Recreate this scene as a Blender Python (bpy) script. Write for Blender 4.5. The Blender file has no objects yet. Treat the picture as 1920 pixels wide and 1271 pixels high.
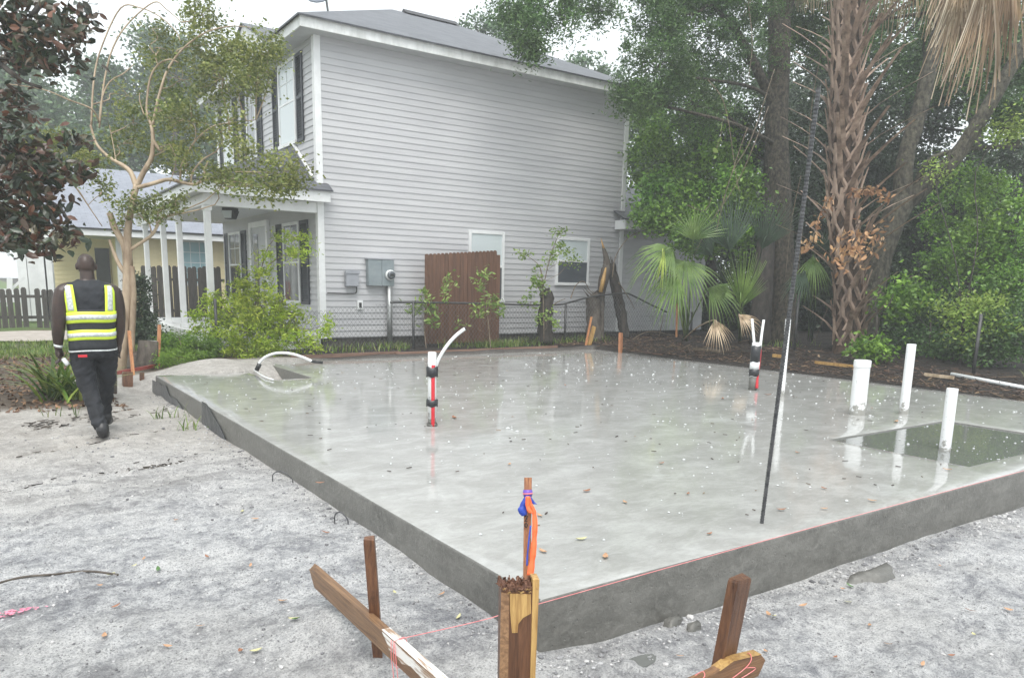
import bpy, bmesh, math, random
import numpy as np
from mathutils import Vector, Matrix

# ------------------------------------------------------------------ camera, sky, sun, exposure
scene = bpy.context.scene
COL = scene.collection
CAM_POS = np.array([-1.85948, -2.41813, 1.32])
ROT = np.array([[0.8285266, 0.0871105, -0.5531323], [-0.5596256, 0.1624210, -0.8126737], [0.0190478, 0.9828689, 0.1833194]])
FPX, PPX, PPY = 1416.0, 944.0, 800.0
cam = bpy.data.cameras.new('camera'); cam_o = bpy.data.objects.new('camera', cam); COL.objects.link(cam_o)
cam.sensor_width = 36.0; cam.lens = FPX / 1920 * 36; cam.shift_x = 16 / 1920; cam.shift_y = 164.5 / 1920
cam.clip_start = 0.05; cam.clip_end = 3000
M4 = Matrix([[*ROT[0], CAM_POS[0]], [*ROT[1], CAM_POS[1]], [*ROT[2], CAM_POS[2]], [0, 0, 0, 1]])
cam_o.matrix_world = M4
scene.camera = cam_o

SUN_EL, SUN_AZ = 62.0, 215.0
w = bpy.data.worlds.new('World'); scene.world = w; w.use_nodes = True
nt = w.node_tree; nt.nodes.clear()
o_ = nt.nodes.new('ShaderNodeOutputWorld'); bg = nt.nodes.new('ShaderNodeBackground')
sky = nt.nodes.new('ShaderNodeTexSky'); sky.sky_type = 'NISHITA'; sky.sun_disc = False
sky.sun_elevation = math.radians(SUN_EL); sky.sun_rotation = math.radians(SUN_AZ); sky.dust_density = 4.0; sky.air_density = 1.0
hs = nt.nodes.new('ShaderNodeHueSaturation'); hs.inputs['Saturation'].default_value = 0.25
mx = nt.nodes.new('ShaderNodeMix'); mx.data_type = 'RGBA'; mx.inputs[0].default_value = 0.75
mx.inputs[7].default_value = (8.3, 8.9, 9.2, 1)
nt.links.new(sky.outputs[0], hs.inputs['Color']); nt.links.new(hs.outputs[0], mx.inputs[6])
nt.links.new(mx.outputs[2], bg.inputs['Color']); bg.inputs['Strength'].default_value = 0.085
nt.links.new(bg.outputs[0], o_.inputs['Surface'])
sl = bpy.data.lights.new('sun', 'SUN'); sl.energy = 1.5; sl.angle = math.radians(40); sl.color = (1, 0.97, 0.93)
so = bpy.data.objects.new('sun', sl); COL.objects.link(so)
_d = Vector((math.cos(math.radians(SUN_EL)) * math.sin(math.radians(SUN_AZ)), math.cos(math.radians(SUN_EL)) * math.cos(math.radians(SUN_AZ)), math.sin(math.radians(SUN_EL))))
so.rotation_euler = _d.to_track_quat('Z', 'Y').to_euler()
so.location = (0, 0, 30)
vs = scene.view_settings; vs.view_transform = 'Standard'; vs.look = 'None'; vs.exposure = 1.14; vs.gamma = 1.0; vs.use_curve_mapping = False
scene.cycles.volume_bounces = 1; scene.cycles.max_bounces = 8; scene.cycles.transparent_max_bounces = 12

# ------------------------------------------------------------------ helpers
random.seed(5)
RNG = np.random.default_rng(11)
def A(v): return np.array(v, float)
def ray(px, py): return ROT @ np.array([(px - PPX) / FPX, -(py - PPY) / FPX, -1.0])
def AZ(px, py, z): d = ray(px, py); return CAM_POS + d * (z - CAM_POS[2]) / d[2]
def AY(px, py, y): d = ray(px, py); return CAM_POS + d * (y - CAM_POS[1]) / d[1]
def AX(px, py, x): d = ray(px, py); return CAM_POS + d * (x - CAM_POS[0]) / d[0]
def AD(px, py, dep): return CAM_POS + dep * ray(px, py)
def PROJ(p):
    c = ROT.T @ (A(p) - CAM_POS); return PPX - FPX * c[0] / c[2], PPY + FPX * c[1] / c[2], -c[2]

def thing(name, label, cat, loc=(0, 0, 0), group=None, kind=None):
    o = bpy.data.objects.new(name, None); COL.objects.link(o); o.location = Vector(loc); o.empty_display_size = 0.1
    return tag(o, label, cat, group, kind)
def tag(o, label=None, cat=None, group=None, kind=None):
    if label: o['label'] = label
    if cat: o['category'] = cat
    if group: o['group'] = group
    if kind: o['kind'] = kind
    return o
def origin(p):
    v = Vector((0, 0, 0))
    while p is not None: v = v + p.location; p = p.parent
    return v
def link(name, me, parent=None, loc=None):
    o = bpy.data.objects.new(name, me); COL.objects.link(o)
    if parent is not None: o.parent = parent
    if loc is not None: o.location = Vector(loc)
    return o
def fastmesh(name, V, F, mats, smooth=False, mi=None):
    V = np.asarray(V, np.float32); F = np.asarray(F, np.int32)
    me = bpy.data.meshes.new(name)
    n, k = F.shape
    me.vertices.add(len(V)); me.vertices.foreach_set('co', V.ravel())
    me.loops.add(n * k); me.loops.foreach_set('vertex_index', F.ravel())
    me.polygons.add(n); me.polygons.foreach_set('loop_start', np.arange(0, n * k, k, dtype=np.int32))
    me.polygons.foreach_set('loop_total', np.full(n, k, np.int32))
    for m in (mats if isinstance(mats, (list, tuple)) else [mats]): me.materials.append(m)
    if mi is not None: me.polygons.foreach_set('material_index', np.asarray(mi, np.int32))
    me.polygons.foreach_set('use_smooth', np.full(n, smooth, bool))
    me.update(calc_edges=True); me.validate()
    return me

class MB:
    """collects shapes in world space, builds one mesh object"""
    def __init__(s): s.v = []; s.f = []; s.sm = []
    def add(s, V, F, smooth=False):
        b = len(s.v); s.v += [tuple(map(float, p)) for p in V]; s.f += [tuple(i + b for i in f) for f in F]; s.sm += [smooth] * len(F); return s
    def box(s, a, b, rot=None, piv=None):
        x0, y0, z0 = a; x1, y1, z1 = b
        V = [(x0, y0, z0), (x1, y0, z0), (x1, y1, z0), (x0, y1, z0), (x0, y0, z1), (x1, y0, z1), (x1, y1, z1), (x0, y1, z1)]
        if rot is not None:
            pv = Vector(piv if piv is not None else ((x0 + x1) / 2, (y0 + y1) / 2, (z0 + z1) / 2))
            V = [tuple(rot @ (Vector(p) - pv) + pv) for p in V]
        return s.add(V, [(0, 3, 2, 1), (4, 5, 6, 7), (0, 1, 5, 4), (1, 2, 6, 5), (2, 3, 7, 6), (3, 0, 4, 7)])
    def beam(s, p, q, wx, wy, side=None):
        p, q = Vector(p), Vector(q); d = (q - p).normalized()
        sd = Vector(side) if side is not None else (Vector((0, 0, 1)) if abs(d.z) < .9 else Vector((1, 0, 0)))
        a = (sd - d * sd.dot(d)).normalized(); b = d.cross(a)
        V = []
        for c in (p, q):
            for i, j in ((-1, -1), (1, -1), (1, 1), (-1, 1)): V.append(c + a * (i * wx / 2) + b * (j * wy / 2))
        return s.add(V, [(3, 2, 1, 0), (4, 5, 6, 7), (0, 1, 5, 4), (1, 2, 6, 5), (2, 3, 7, 6), (3, 0, 4, 7)])
    def tube(s, pts, rad, n=8, cap=True, jit=0.0, smooth=True):
        V, F = tubegeo(pts, rad, n, cap, jit); return s.add(V, F, smooth)
    def quad(s, a, b, c, d): return s.add([a, b, c, d], [(0, 1, 2, 3)])
    def prism(s, poly, axis, a, b):
        """poly: 2-D points in the two remaining axes, extruded along axis from a to b"""
        n = len(poly); V = []
        for t in (a, b):
            for (u, v) in poly: V.append({'x': (t, u, v), 'y': (u, t, v), 'z': (u, v, t)}[axis])
        return s.add(V, [tuple(range(n - 1, -1, -1)), tuple(range(n, 2 * n))] + [(i, (i + 1) % n, n + (i + 1) % n, n + i) for i in range(n)])
    def build(s, name, mat, parent=None, bevel=0, kind=None):
        og = origin(parent); me = bpy.data.meshes.new(name)
        me.from_pydata([(x - og.x, y - og.y, z - og.z) for x, y, z in s.v], [], s.f)
        for i, p in enumerate(me.polygons): p.use_smooth = s.sm[i]
        for m in (mat if isinstance(mat, (list, tuple)) else [mat]): me.materials.append(m)
        bm = bmesh.new(); bm.from_mesh(me); bmesh.ops.recalc_face_normals(bm, faces=bm.faces); bm.to_mesh(me); bm.free()
        o = link(name, me, parent)
        if bevel:
            m = o.modifiers.new('bevel', 'BEVEL'); m.width = bevel; m.segments = 2; m.limit_method = 'ANGLE'; m.angle_limit = 0.7
        if kind: o['kind'] = kind
        return o
    def thing(s, name, mat, label, cat, group=None, bevel=0, kind=None):
        """one-mesh thing with its origin at its base"""
        c = np.array(s.v); og = (c[:, 0].mean(), c[:, 1].mean(), c[:, 2].min())
        s.v = [(x - og[0], y - og[1], z - og[2]) for x, y, z in s.v]
        o = s.build(name, mat, None, bevel, kind); o.location = og
        return tag(o, label, cat, group)

def tubegeo(pts, rad, n=8, cap=True, jit=0.0, seed=0):
    pts = [Vector(p) for p in pts]; m = len(pts)
    rad = [rad] * m if isinstance(rad, (int, float)) else list(rad)
    V = []; F = []; a = None
    rr = random.Random(m * 7 + n)
    for i, p in enumerate(pts):
        d = (pts[min(i + 1, m - 1)] - pts[max(i - 1, 0)])
        d = d.normalized() if d.length > 1e-9 else Vector((0, 0, 1))
        if a is None: a = (Vector((1, 0, 0)) if abs(d.x) < .9 else Vector((0, 1, 0)))
        a = (a - d * a.dot(d)).normalized(); b = d.cross(a)
        for k in range(n):
            t = 2 * math.pi * k / n; r = rad[i] * (1 + rr.uniform(-jit, jit))
            V.append(p + a * (math.cos(t) * r) + b * (math.sin(t) * r))
    for i in range(m - 1):
        for k in range(n):
            k2 = (k + 1) % n; F.append((i * n + k, i * n + k2, (i + 1) * n + k2, (i + 1) * n + k))
    if cap: F.append(tuple(range(n - 1, -1, -1))); F.append(tuple((m - 1) * n + k for k in range(n)))
    return V, F
def spline(pts, per=6):
    """Catmull-Rom through points of any dimension"""
    P = [A(p) for p in pts]; out = []
    for i in range(len(P) - 1):
        p0, p1, p2, p3 = P[max(i - 1, 0)], P[i], P[i + 1], P[min(i + 2, len(P) - 1)]
        for k in range(per):
            t = k / per
            out.append(0.5 * ((2 * p1) + (-p0 + p2) * t + (2 * p0 - 5 * p1 + 4 * p2 - p3) * t * t + (-p0 + 3 * p1 - 3 * p2 + p3) * t ** 3))
    out.append(P[-1]); return out

def vnoise(x, y, seed=0):
    """smooth value noise, numpy"""
    xi = np.floor(x).astype(np.int64); yi = np.floor(y).astype(np.int64); fx = x - xi; fy = y - yi
    def h(a, b):
        n = (a * 374761393 + b * 668265263 + seed * 974711) & 0x7fffffff
        n = ((n ^ (n >> 13)) * 1274126177) & 0x7fffffff
        return ((n ^ (n >> 16)) & 0xffff) / 65535.0
    fx = fx * fx * (3 - 2 * fx); fy = fy * fy * (3 - 2 * fy)
    return (h(xi, yi) * (1 - fx) + h(xi + 1, yi) * fx) * (1 - fy) + (h(xi, yi + 1) * (1 - fx) + h(xi + 1, yi + 1) * fx) * fy - 0.5

# ------------------------------------------------------------------ materials
def nodes(name):
    m = bpy.data.materials.new(name); m.use_nodes = True; t = m.node_tree; t.nodes.clear()
    out = t.nodes.new('ShaderNodeOutputMaterial'); b = t.nodes.new('ShaderNodeBsdfPrincipled'); t.links.new(b.outputs[0], out.inputs[0])
    return m, t, b, out
def N(t, kind, **kw):
    n = t.nodes.new(kind)
    for k, v in kw.items():
        if k in n.inputs: n.inputs[k].default_value = v
        else: setattr(n, k, v)
    return n
def rgba(c): return (c[0], c[1], c[2], 1)
def coords(t, scale=(1, 1, 1), rot=(0, 0, 0), space='Object'):
    tc = N(t, 'ShaderNodeTexCoord'); mp = N(t, 'ShaderNodeMapping'); mp.inputs['Scale'].default_value = scale; mp.inputs['Rotation'].default_value = rot
    if space == 'World':
        g = N(t, 'ShaderNodeNewGeometry'); t.links.new(g.outputs['Position'], mp.inputs[0])
    else: t.links.new(tc.outputs[space], mp.inputs[0])
    return mp.outputs[0]
def noise(t, vec, scale, detail=4, rough=.6, dist=0):
    n = N(t, 'ShaderNodeTexNoise'); n.inputs['Scale'].default_value = scale; n.inputs['Detail'].default_value = detail; n.inputs['Roughness'].default_value = rough; n.inputs['Distortion'].default_value = dist
    t.links.new(vec, n.inputs['Vector']); return n.outputs[0]
def ramp(t, fac, stops):
    r = N(t, 'ShaderNodeValToRGB'); e = r.color_ramp.elements
    while len(e) < len(stops): e.new(0.5)
    for i, (p, c) in enumerate(stops):
        e[i].position = p; e[i].color = rgba(c) if hasattr(c, '__len__') else (c, c, c, 1)
    t.links.new(fac, r.inputs[0]); return r.outputs[0]
def mixc(t, fac, a, b, blend='MIX'):
    m = N(t, 'ShaderNodeMix', data_type='RGBA', blend_type=blend)
    for v, i in ((fac, 0), (a, 6), (b, 7)):
        if hasattr(v, 'links'): t.links.new(v, m.inputs[i])
        elif i == 0: m.inputs[0].default_value = v
        else: m.inputs[i].default_value = rgba(v)
    return m.outputs[2]
def math_(t, op, a, b=None, clamp=False):
    m = N(t, 'ShaderNodeMath', operation=op); m.use_clamp = clamp
    for v, i in ((a, 0), (b, 1)):
        if v is None: continue
        if hasattr(v, 'links'): t.links.new(v, m.inputs[i])
        else: m.inputs[i].default_value = v
    return m.outputs[0]
def bump(t, h, strength, dist, b, inp='Normal'):
    n = N(t, 'ShaderNodeBump'); n.inputs['Strength'].default_value = strength; n.inputs['Distance'].default_value = dist
    t.links.new(h, n.inputs['Height']); t.links.new(n.outputs[0], b.inputs[inp]); return n
MAT = {}
def simple(name, c1, c2=None, rough=.5, scale=6, stretch=(1, 1, 1), bmp=0, bscale=None, metal=0, spec=.5, space='Object', lo=.35, hi=.65, bdist=.004, isl=0):
    m, t, b, out = nodes(name)
    b.inputs['Roughness'].default_value = rough; b.inputs['Metallic'].default_value = metal; b.inputs['Specular IOR Level'].default_value = spec
    v = coords(t, stretch, space=space)
    nz = noise(t, v, scale, 5, .6)
    c = ramp(t, nz, [(lo, c1), (hi, c2 or c1)])
    if isl:
        g = N(t, 'ShaderNodeNewGeometry'); oi = N(t, 'ShaderNodeObjectInfo')
        r = math_(t, 'ADD', math_(t, 'MULTIPLY', oi.outputs['Random'], isl), 1 - isl / 2)
        hsv = N(t, 'ShaderNodeHueSaturation'); t.links.new(r, hsv.inputs['Value']); t.links.new(c, hsv.inputs['Color']); c = hsv.outputs[0]
    t.links.new(c, b.inputs['Base Color'])
    if bmp: bump(t, noise(t, v, bscale or scale * 3, 5, .65), bmp, bdist, b)
    MAT[name] = m; return m
def leafmat(name, cols, rough=.38, trans=.25, spec=.5):
    """per-leaf colour from a ramp, a little light through the leaf"""
    m, t, b, out = nodes(name)
    g = N(t, 'ShaderNodeNewGeometry')
    n = len(cols); c = ramp(t, g.outputs['Random Per Island'], [(i / max(n - 1, 1), k) for i, k in enumerate(cols)])
    nz = noise(t, coords(t, space='World'), 1.3, 3, .6)
    hsv = N(t, 'ShaderNodeHueSaturation'); t.links.new(ramp(t, nz, [(.32, .6), (.7, 1.4)]), hsv.inputs['Value']); t.links.new(c, hsv.inputs['Color'])
    nh = noise(t, coords(t, space='World'), .8, 3, .6); t.links.new(math_(t, 'ADD', math_(t, 'MULTIPLY', nh, -.07), .535), hsv.inputs['Hue']); c = hsv.outputs[0]
    t.links.new(c, b.inputs['Base Color']); b.inputs['Roughness'].default_value = rough; b.inputs['Specular IOR Level'].default_value = spec
    tr = N(t, 'ShaderNodeBsdfTranslucent'); t.links.new(c, tr.inputs['Color'])
    ms = N(t, 'ShaderNodeMixShader'); ms.inputs[0].default_value = trans
    t.links.new(b.outputs[0], ms.inputs[1]); t.links.new(tr.outputs[0], ms.inputs[2]); t.links.new(ms.outputs[0], out.inputs[0])
    MAT[name] = m; return m

# -- slab: wet trowelled concrete
def slab_mats():
    m, t, b, out = nodes('wet_concrete_top')
    v = coords(t, space='World')
    big = noise(t, v, .55, 4, .6, .4); mid = noise(t, coords(t, (1, 1.5, 1), (0, 0, .5), 'World'), 2.6, 8, .68, .5)
    fine = noise(t, v, 60, 3, .6); sw = noise(t, coords(t, (1, 2.2, 1), (0, 0, -.4), 'World'), 5.5, 7, .72, 1.6)
    c = ramp(t, mid, [(.3, (.25, .25, .235)), (.5, (.33, .33, .315)), (.72, (.45, .455, .44))])
    c = mixc(t, ramp(t, big, [(.35, .0), (.7, .45)]), c, (.36, .355, .33))
    c = mixc(t, ramp(t, sw, [(.36, .3), (.5, 0)]), c, (.22, .22, .205)); c = mixc(t, ramp(t, sw, [(.52, 0), (.68, .3)]), c, (.52, .525, .515))
    scum = math_(t, 'MULTIPLY', ramp(t, big, [(.52, 0), (.72, 1)]), ramp(t, mid, [(.45, 0), (.6, 1)]))
    c = mixc(t, math_(t, 'MULTIPLY', scum, .55), c, (.56, .58, .58))
    c = mixc(t, math_(t, 'MULTIPLY', ramp(t, fine, [(.55, 0), (.75, 1)]), .25), c, (.16, .16, .15))
    t.links.new(c, b.inputs['Base Color'])
    b.inputs['Roughness'].default_value = .55
    b.inputs['Coat Weight'].default_value = 1.0; b.inputs['Coat IOR'].default_value = 1.36
    t.links.new(ramp(t, mid, [(.38, .02), (.70, .11)]), b.inputs['Coat Roughness'])
    rip = noise(t, v, 9, 3, .55); rip2 = noise(t, v, 38, 2, .5)
    h = math_(t, 'ADD', rip, math_(t, 'MULTIPLY', rip2, .35))
    n = bump(t, h, .16, .005, b, 'Coat Normal')
    bump(t, math_(t, 'ADD', mid, fine), .12, .004, b)
    MAT['slab_top'] = m
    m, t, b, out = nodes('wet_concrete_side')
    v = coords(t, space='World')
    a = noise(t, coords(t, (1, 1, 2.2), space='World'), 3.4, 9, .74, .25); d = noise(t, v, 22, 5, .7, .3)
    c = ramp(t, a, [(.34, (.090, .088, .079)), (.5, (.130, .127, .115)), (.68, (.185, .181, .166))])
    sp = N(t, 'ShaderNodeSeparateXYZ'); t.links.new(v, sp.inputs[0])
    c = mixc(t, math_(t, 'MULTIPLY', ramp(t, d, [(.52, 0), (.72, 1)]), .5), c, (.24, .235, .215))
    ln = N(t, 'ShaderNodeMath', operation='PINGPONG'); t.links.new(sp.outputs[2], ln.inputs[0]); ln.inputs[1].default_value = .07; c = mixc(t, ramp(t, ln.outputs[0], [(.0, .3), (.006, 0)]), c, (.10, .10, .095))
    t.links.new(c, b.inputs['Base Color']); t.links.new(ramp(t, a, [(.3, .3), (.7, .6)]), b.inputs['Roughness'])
    pit = N(t, 'ShaderNodeTexVoronoi'); pit.inputs['Scale'].default_value = 26; t.links.new(v, pit.inputs['Vector']); pt = ramp(t, pit.outputs['Distance'], [(.05, 0), (.16, 1)])
    bump(t, math_(t, 'ADD', math_(t, 'ADD', d, math_(t, 'MULTIPLY', a, .5)), math_(t, 'MULTIPLY', pt, .5)), .7, .010, b)
    MAT['slab_side'] = m
slab_mats()
# -- ground: sand, dirt, lawn, mulch weights come from a vertex attribute
def ground_mat():
    m, t, b, out = nodes('ground')
    at = N(t, 'ShaderNodeAttribute', attribute_name='zone'); sp = N(t, 'ShaderNodeSeparateColor'); t.links.new(at.outputs['Color'], sp.inputs[0])
    v = coords(t, space='World'); vs_ = coords(t, (.7, 1.5, 1), (0, 0, -.45), 'World')
    n1 = noise(t, vs_, 2.0, 8, .72, .3); n2 = noise(t, v, 13, 9, .84, .05); n3 = noise(t, v, 110, 3, .75); n4 = noise(t, v, .7, 4, .6)
    mott = math_(t, 'ADD', math_(t, 'MULTIPLY', n1, .42), math_(t, 'MULTIPLY', n2, .58))
    sand = ramp(t, mott, [(.39, (.22, .222, .24)), (.45, (.38, .382, .40)), (.50, (.60, .60, .605)), (.56, (.78, .775, .77))])
    sand = mixc(t, ramp(t, n3, [(.30, .8), (.52, 0)]), sand, (.15, .152, .165))
    n5 = noise(t, v, 55, 4, .75); sand = mixc(t, ramp(t, n5, [(.32, .65), (.47, 0)]), sand, (.17, .172, .185))
    sand = mixc(t, ramp(t, n3, [(.58, 0), (.74, .7)]), sand, (.70, .69, .68))
    sand = mixc(t, ramp(t, n4, [(.45, 0), (.75, .35)]), sand, (.50, .47, .42))
    sx = N(t, 'ShaderNodeSeparateXYZ'); t.links.new(v, sx.inputs[0]); sand = mixc(t, ramp(t, math_(t, 'MULTIPLY', sx.outputs[1], .1), [(.25, 0), (.6, .45)]), sand, (.50, .44, .36))
    vo = N(t, 'ShaderNodeTexVoronoi'); vo.inputs['Scale'].default_value = 28; t.links.new(v, vo.inputs['Vector'])
    dirt = ramp(t, noise(t, v, 9, 6, .7), [(.3, (.055, .040, .028)), (.55, (.11, .080, .055)), (.75, (.20, .155, .11))])
    lawn = ramp(t, noise(t, v, 14, 5, .7), [(.3, (.05, .085, .02)), (.6, (.10, .165, .035)), (.8, (.18, .24, .06))])
    mul = ramp(t, noise(t, v, 24, 6, .75), [(.3, (.012, .010, .009)), (.55, (.028, .022, .019)), (.75, (.070, .048, .036))])
    c = mixc(t, sp.outputs[0], sand, dirt); c = mixc(t, sp.outputs[1], c, lawn); c = mixc(t, sp.outputs[2], c, mul)
    t.links.new(c, b.inputs['Base Color'])
    t.links.new(ramp(t, n1, [(.35, .55), (.6, .85)]), b.inputs['Roughness']); b.inputs['Specular IOR Level'].default_value = .35
    h = math_(t, 'ADD', math_(t, 'MULTIPLY', n2, 1.0), math_(t, 'MULTIPLY', n3, .45))
    bump(t, h, 1.0, .035, b)
    MAT['ground'] = m
ground_mat()

def wood(name, dark, light, rough=.45, ring=7.0, axis='Z', gloss=.5):
    m, t, b, out = nodes(name)
    s = {'X': (.35, 6, 6), 'Y': (6, .35, 6), 'Z': (6, 6, .35)}[axis]
    v = coords(t, s); a = noise(t, v, ring, 5, .6, 1.2); f = noise(t, coords(t, tuple(k * 6 for k in s)), 10, 3, .6)
    c = ramp(t, math_(t, 'ADD', math_(t, 'MULTIPLY', a, .75), math_(t, 'MULTIPLY', f, .25)), [(.36, dark), (.62, light)])
    oi = N(t, 'ShaderNodeObjectInfo'); hsv = N(t, 'ShaderNodeHueSaturation')
    t.links.new(math_(t, 'ADD', math_(t, 'MULTIPLY', oi.outputs['Random'], .35), .82), hsv.inputs['Value']); t.links.new(c, hsv.inputs['Color'])
    t.links.new(hsv.outputs[0], b.inputs['Base Color']); b.inputs['Roughness'].default_value = rough; b.inputs['Specular IOR Level'].default_value = gloss
    bump(t, math_(t, 'ADD', a, f), .4, .004, b); MAT[name] = m; return m
wood('stake_wood', (.060, .026, .014), (.170, .078, .038), .38)
wood('board_wood_y', (.115, .058, .028), (.30, .175, .090), .42, axis='Y')
wood('board_wood_x', (.095, .045, .022), (.26, .14, .065), .42, axis='X')
wood('split_wood', (.25, .13, .04), (.52, .33, .12), .4)
wood('gate_wood', (.070, .032, .018), (.150, .072, .042), .5, ring=5)
wood('old_picket', (.030, .026, .022), (.085, .075, .066), .7)
wood('form_board', (.12, .065, .045), (.27, .165, .12), .5, axis='X')
wood('orange_lath', (.34, .13, .055), (.60, .29, .13), .5)
wood('red_wood', (.20, .035, .03), (.42, .10, .08), .5, axis='X')
wood('lath_wood', (.26, .10, .05), (.50, .23, .11), .5, ring=14)
simple('siding', (.44, .44, .455), (.49, .49, .50), .42, 2.2, (.4, .4, 2.5), bmp=.05, bscale=40, isl=.07, space='World')
simple('white_trim', (.68, .69, .69), (.78, .79, .79), .4, 3, bmp=.05, isl=.03)
simple('white_dirty', (.52, .53, .51), (.74, .75, .74), .45, 5, (1, 1, .4), bmp=.06, lo=.3, hi=.6)
simple('soffit', (.50, .51, .52), (.56, .57, .58), .5, 4)
simple('dark_shutter', (.020, .024, .032), (.034, .038, .048), .45, 6)
simple('foundation', (.050, .044, .038), (.105, .095, .085), .75, 8, bmp=.4, bdist=.01)
simple('door_paint', (.42, .43, .44), (.48, .49, .50), .4, 3)
simple('grey_metal', (.20, .235, .25), (.265, .30, .315), .38, 4, metal=.2, bmp=.04)
simple('dish_grey', (.10, .12, .16), (.15, .17, .22), .45, 4)
simple('grey_metal_light', (.30, .31, .34), (.36, .37, .40), .4, 4, metal=.2)
simple('galv', (.30, .31, .31), (.42, .43, .43), .4, 10, metal=.55)
simple('wire', (.10, .10, .10), (.17, .17, .17), .5, 12, metal=.3)
simple('dark_pipe_metal', (.045, .045, .047), (.10, .10, .10), .5, 12, metal=.4)
simple('rebar_steel', (.055, .058, .062), (.13, .13, .132), .42, 40, metal=.55)
simple('black_plastic', (.012, .012, .013), (.025, .025, .026), .35, 8)
simple('black_tape', (.016, .017, .020), (.028, .03, .034), .4, 20, bmp=.2, bscale=30)
simple('red_tape', (.52, .018, .028), (.62, .035, .05), .35, 12)
simple('conduit_white', (.72, .74, .74), (.80, .82, .82), .3, 6)
simple('dark_sheet', (.020, .026, .034), (.045, .052, .062), .28, 4, bmp=.6, bscale=9, bdist=.02)
simple('ribbon_orange', (.80, .13, .035), (.92, .20, .07), .35, 8)
simple('ribbon_blue', (.018, .045, .32), (.035, .08, .44), .35, 8)
simple('ribbon_purple', (.12, .06, .36), (.18, .09, .46), .35, 8)
simple('string_pink', (.70, .18, .19), (.80, .30, .30), .6, 20)
simple('ink', (.008, .008, .008), (.015, .012, .01), .5)
simple('yellow_siding', (.68, .585, .345), (.76, .66, .41), .45, 3, isl=.05)
simple('oak_bark', (.020, .017, .013), (.100, .085, .060), .85, 18, (1, 1, .6), bmp=1.0, bscale=26, bdist=.05, lo=.38, hi=.64)
simple('oak_bark_mossy', (.022, .019, .014), (.105, .098, .068), .85, 16, (1, 1, .6), bmp=1.0, bscale=24, bdist=.05, lo=.38, hi=.64)
simple('dark_bark', (.018, .015, .013), (.060, .050, .042), .85, 10, (1, 1, .4), bmp=1.0, bscale=14, bdist=.03)
simple('myrtle_bark', (.17, .115, .07), (.46, .36, .25), .6, 5, (1, 1, .3), bmp=.4, bscale=12, bdist=.012, lo=.3, hi=.62)
simple('dead_bark', (.050, .040, .032), (.13, .11, .09), .8, 12, (1, 1, .3), bmp=.8, bdist=.02)
simple('palm_core', (.030, .018, .012), (.095, .058, .036), .85, 12, (1, 1, .5), bmp=1.0, bscale=26, bdist=.03)
simple('palm_boot', (.13, .088, .066), (.40, .295, .225), .7, 6, (1, 1, .35), bmp=.5, bscale=20, bdist=.01, isl=.5)
simple('vine_stem', (.08, .06, .04), (.21, .165, .115), .8, 10)
simple('dead_frond', (.26, .185, .115), (.64, .52, .37), .7, 7, (1, 1, .3), isl=.35)
simple('frond_green', (.06, .115, .025), (.15, .225, .06), .38, 4, isl=.35)
simple('frond_bright', (.10, .175, .035), (.21, .31, .075), .38, 4, isl=.2)
simple('frond_yellow', (.22, .28, .05), (.32, .40, .09), .38, 4)
simple('frond_blue', (.030, .055, .032), (.058, .095, .055), .42, 4, isl=.3)
simple('skin', (.022, .012, .009), (.046, .026, .019), .42, 9, spec=.5)
simple('vest_black', (.012, .014, .017), (.024, .027, .031), .75, 30, bmp=.35, bscale=16, bdist=.012)
simple('tee_black', (.010, .012, .016), (.022, .025, .031), .8, 14, bmp=.4, bscale=9, bdist=.02)
simple('jeans_black', (.004, .005, .007), (.018, .020, .026), .8, 9, bmp=.6, bscale=11, bdist=.03)
simple('boot_leather', (.008, .008, .009), (.022, .022, .024), .45, 12)
simple('hivis', (.62, .80, .045), (.72, .90, .08), .5, 12)
simple('silver_tape', (.46, .49, .49), (.62, .65, .64), .35, 45, lo=.45, hi=.55)
simple('leaf_orange', (.36, .20, .11), (.48, .30, .18), .55, 40)
simple('leaf_brown', (.20, .085, .045), (.32, .15, .08), .55, 40)
simple('leaf_yellow', (.42, .40, .20), (.52, .50, .28), .5, 40)
simple('leaf_greenfall', (.05, .12, .03), (.10, .19, .06), .5, 40)
simple('driveway', (.29, .25, .215), (.40, .36, .32), .7, 5, space='World', bmp=.2)
simple('crumb', (.20, .20, .195), (.46, .455, .45), .7, 30, isl=.3)
simple('ridge_vent', (.045, .045, .05), (.07, .07, .075), .7, 6)
def shingles(name, c1, c2, rough=.5):
    m, t, b, out = nodes(name)
    br = N(t, 'ShaderNodeTexBrick'); br.inputs['Scale'].default_value = 1; br.offset = .5
    br.inputs['Brick Width'].default_value = .30; br.inputs['Row Height'].default_value = .125; br.inputs['Mortar Size'].default_value = .006
    br.inputs['Color1'].default_value = rgba(c1); br.inputs['Color2'].default_value = rgba(c2); br.inputs['Mortar'].default_value = rgba([k * .55 for k in c1])
    uv = N(t, 'ShaderNodeUVMap'); t.links.new(uv.outputs[0], br.inputs['Vector'])
    nz = noise(t, coords(t, space='World'), 2.5, 5, .65)
    c = mixc(t, ramp(t, nz, [(.4, 0), (.75, .5)]), br.outputs['Color'], [k * 1.4 for k in c2])
    t.links.new(c, b.inputs['Base Color']); b.inputs['Roughness'].default_value = rough
    bump(t, br.outputs['Fac'], -.6, .01, b)
    MAT[name] = m
shingles('shingle_grey', (.070, .073, .085), (.105, .11, .125), .5)
shingles('shingle_blue', (.19, .205, .245), (.225, .24, .28), .45)
def glass(name, tint, rough=.04):
    m, t, b, out = nodes(name); b.inputs['Base Color'].default_value = rgba(tint); b.inputs['Roughness'].default_value = rough; b.inputs['Specular IOR Level'].default_value = .7; b.inputs['Coat Weight'].default_value = .6
    nz = noise(t, coords(t, space='World'), 1.2, 2); bump(t, nz, .06, .02, b); MAT[name] = m
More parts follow.
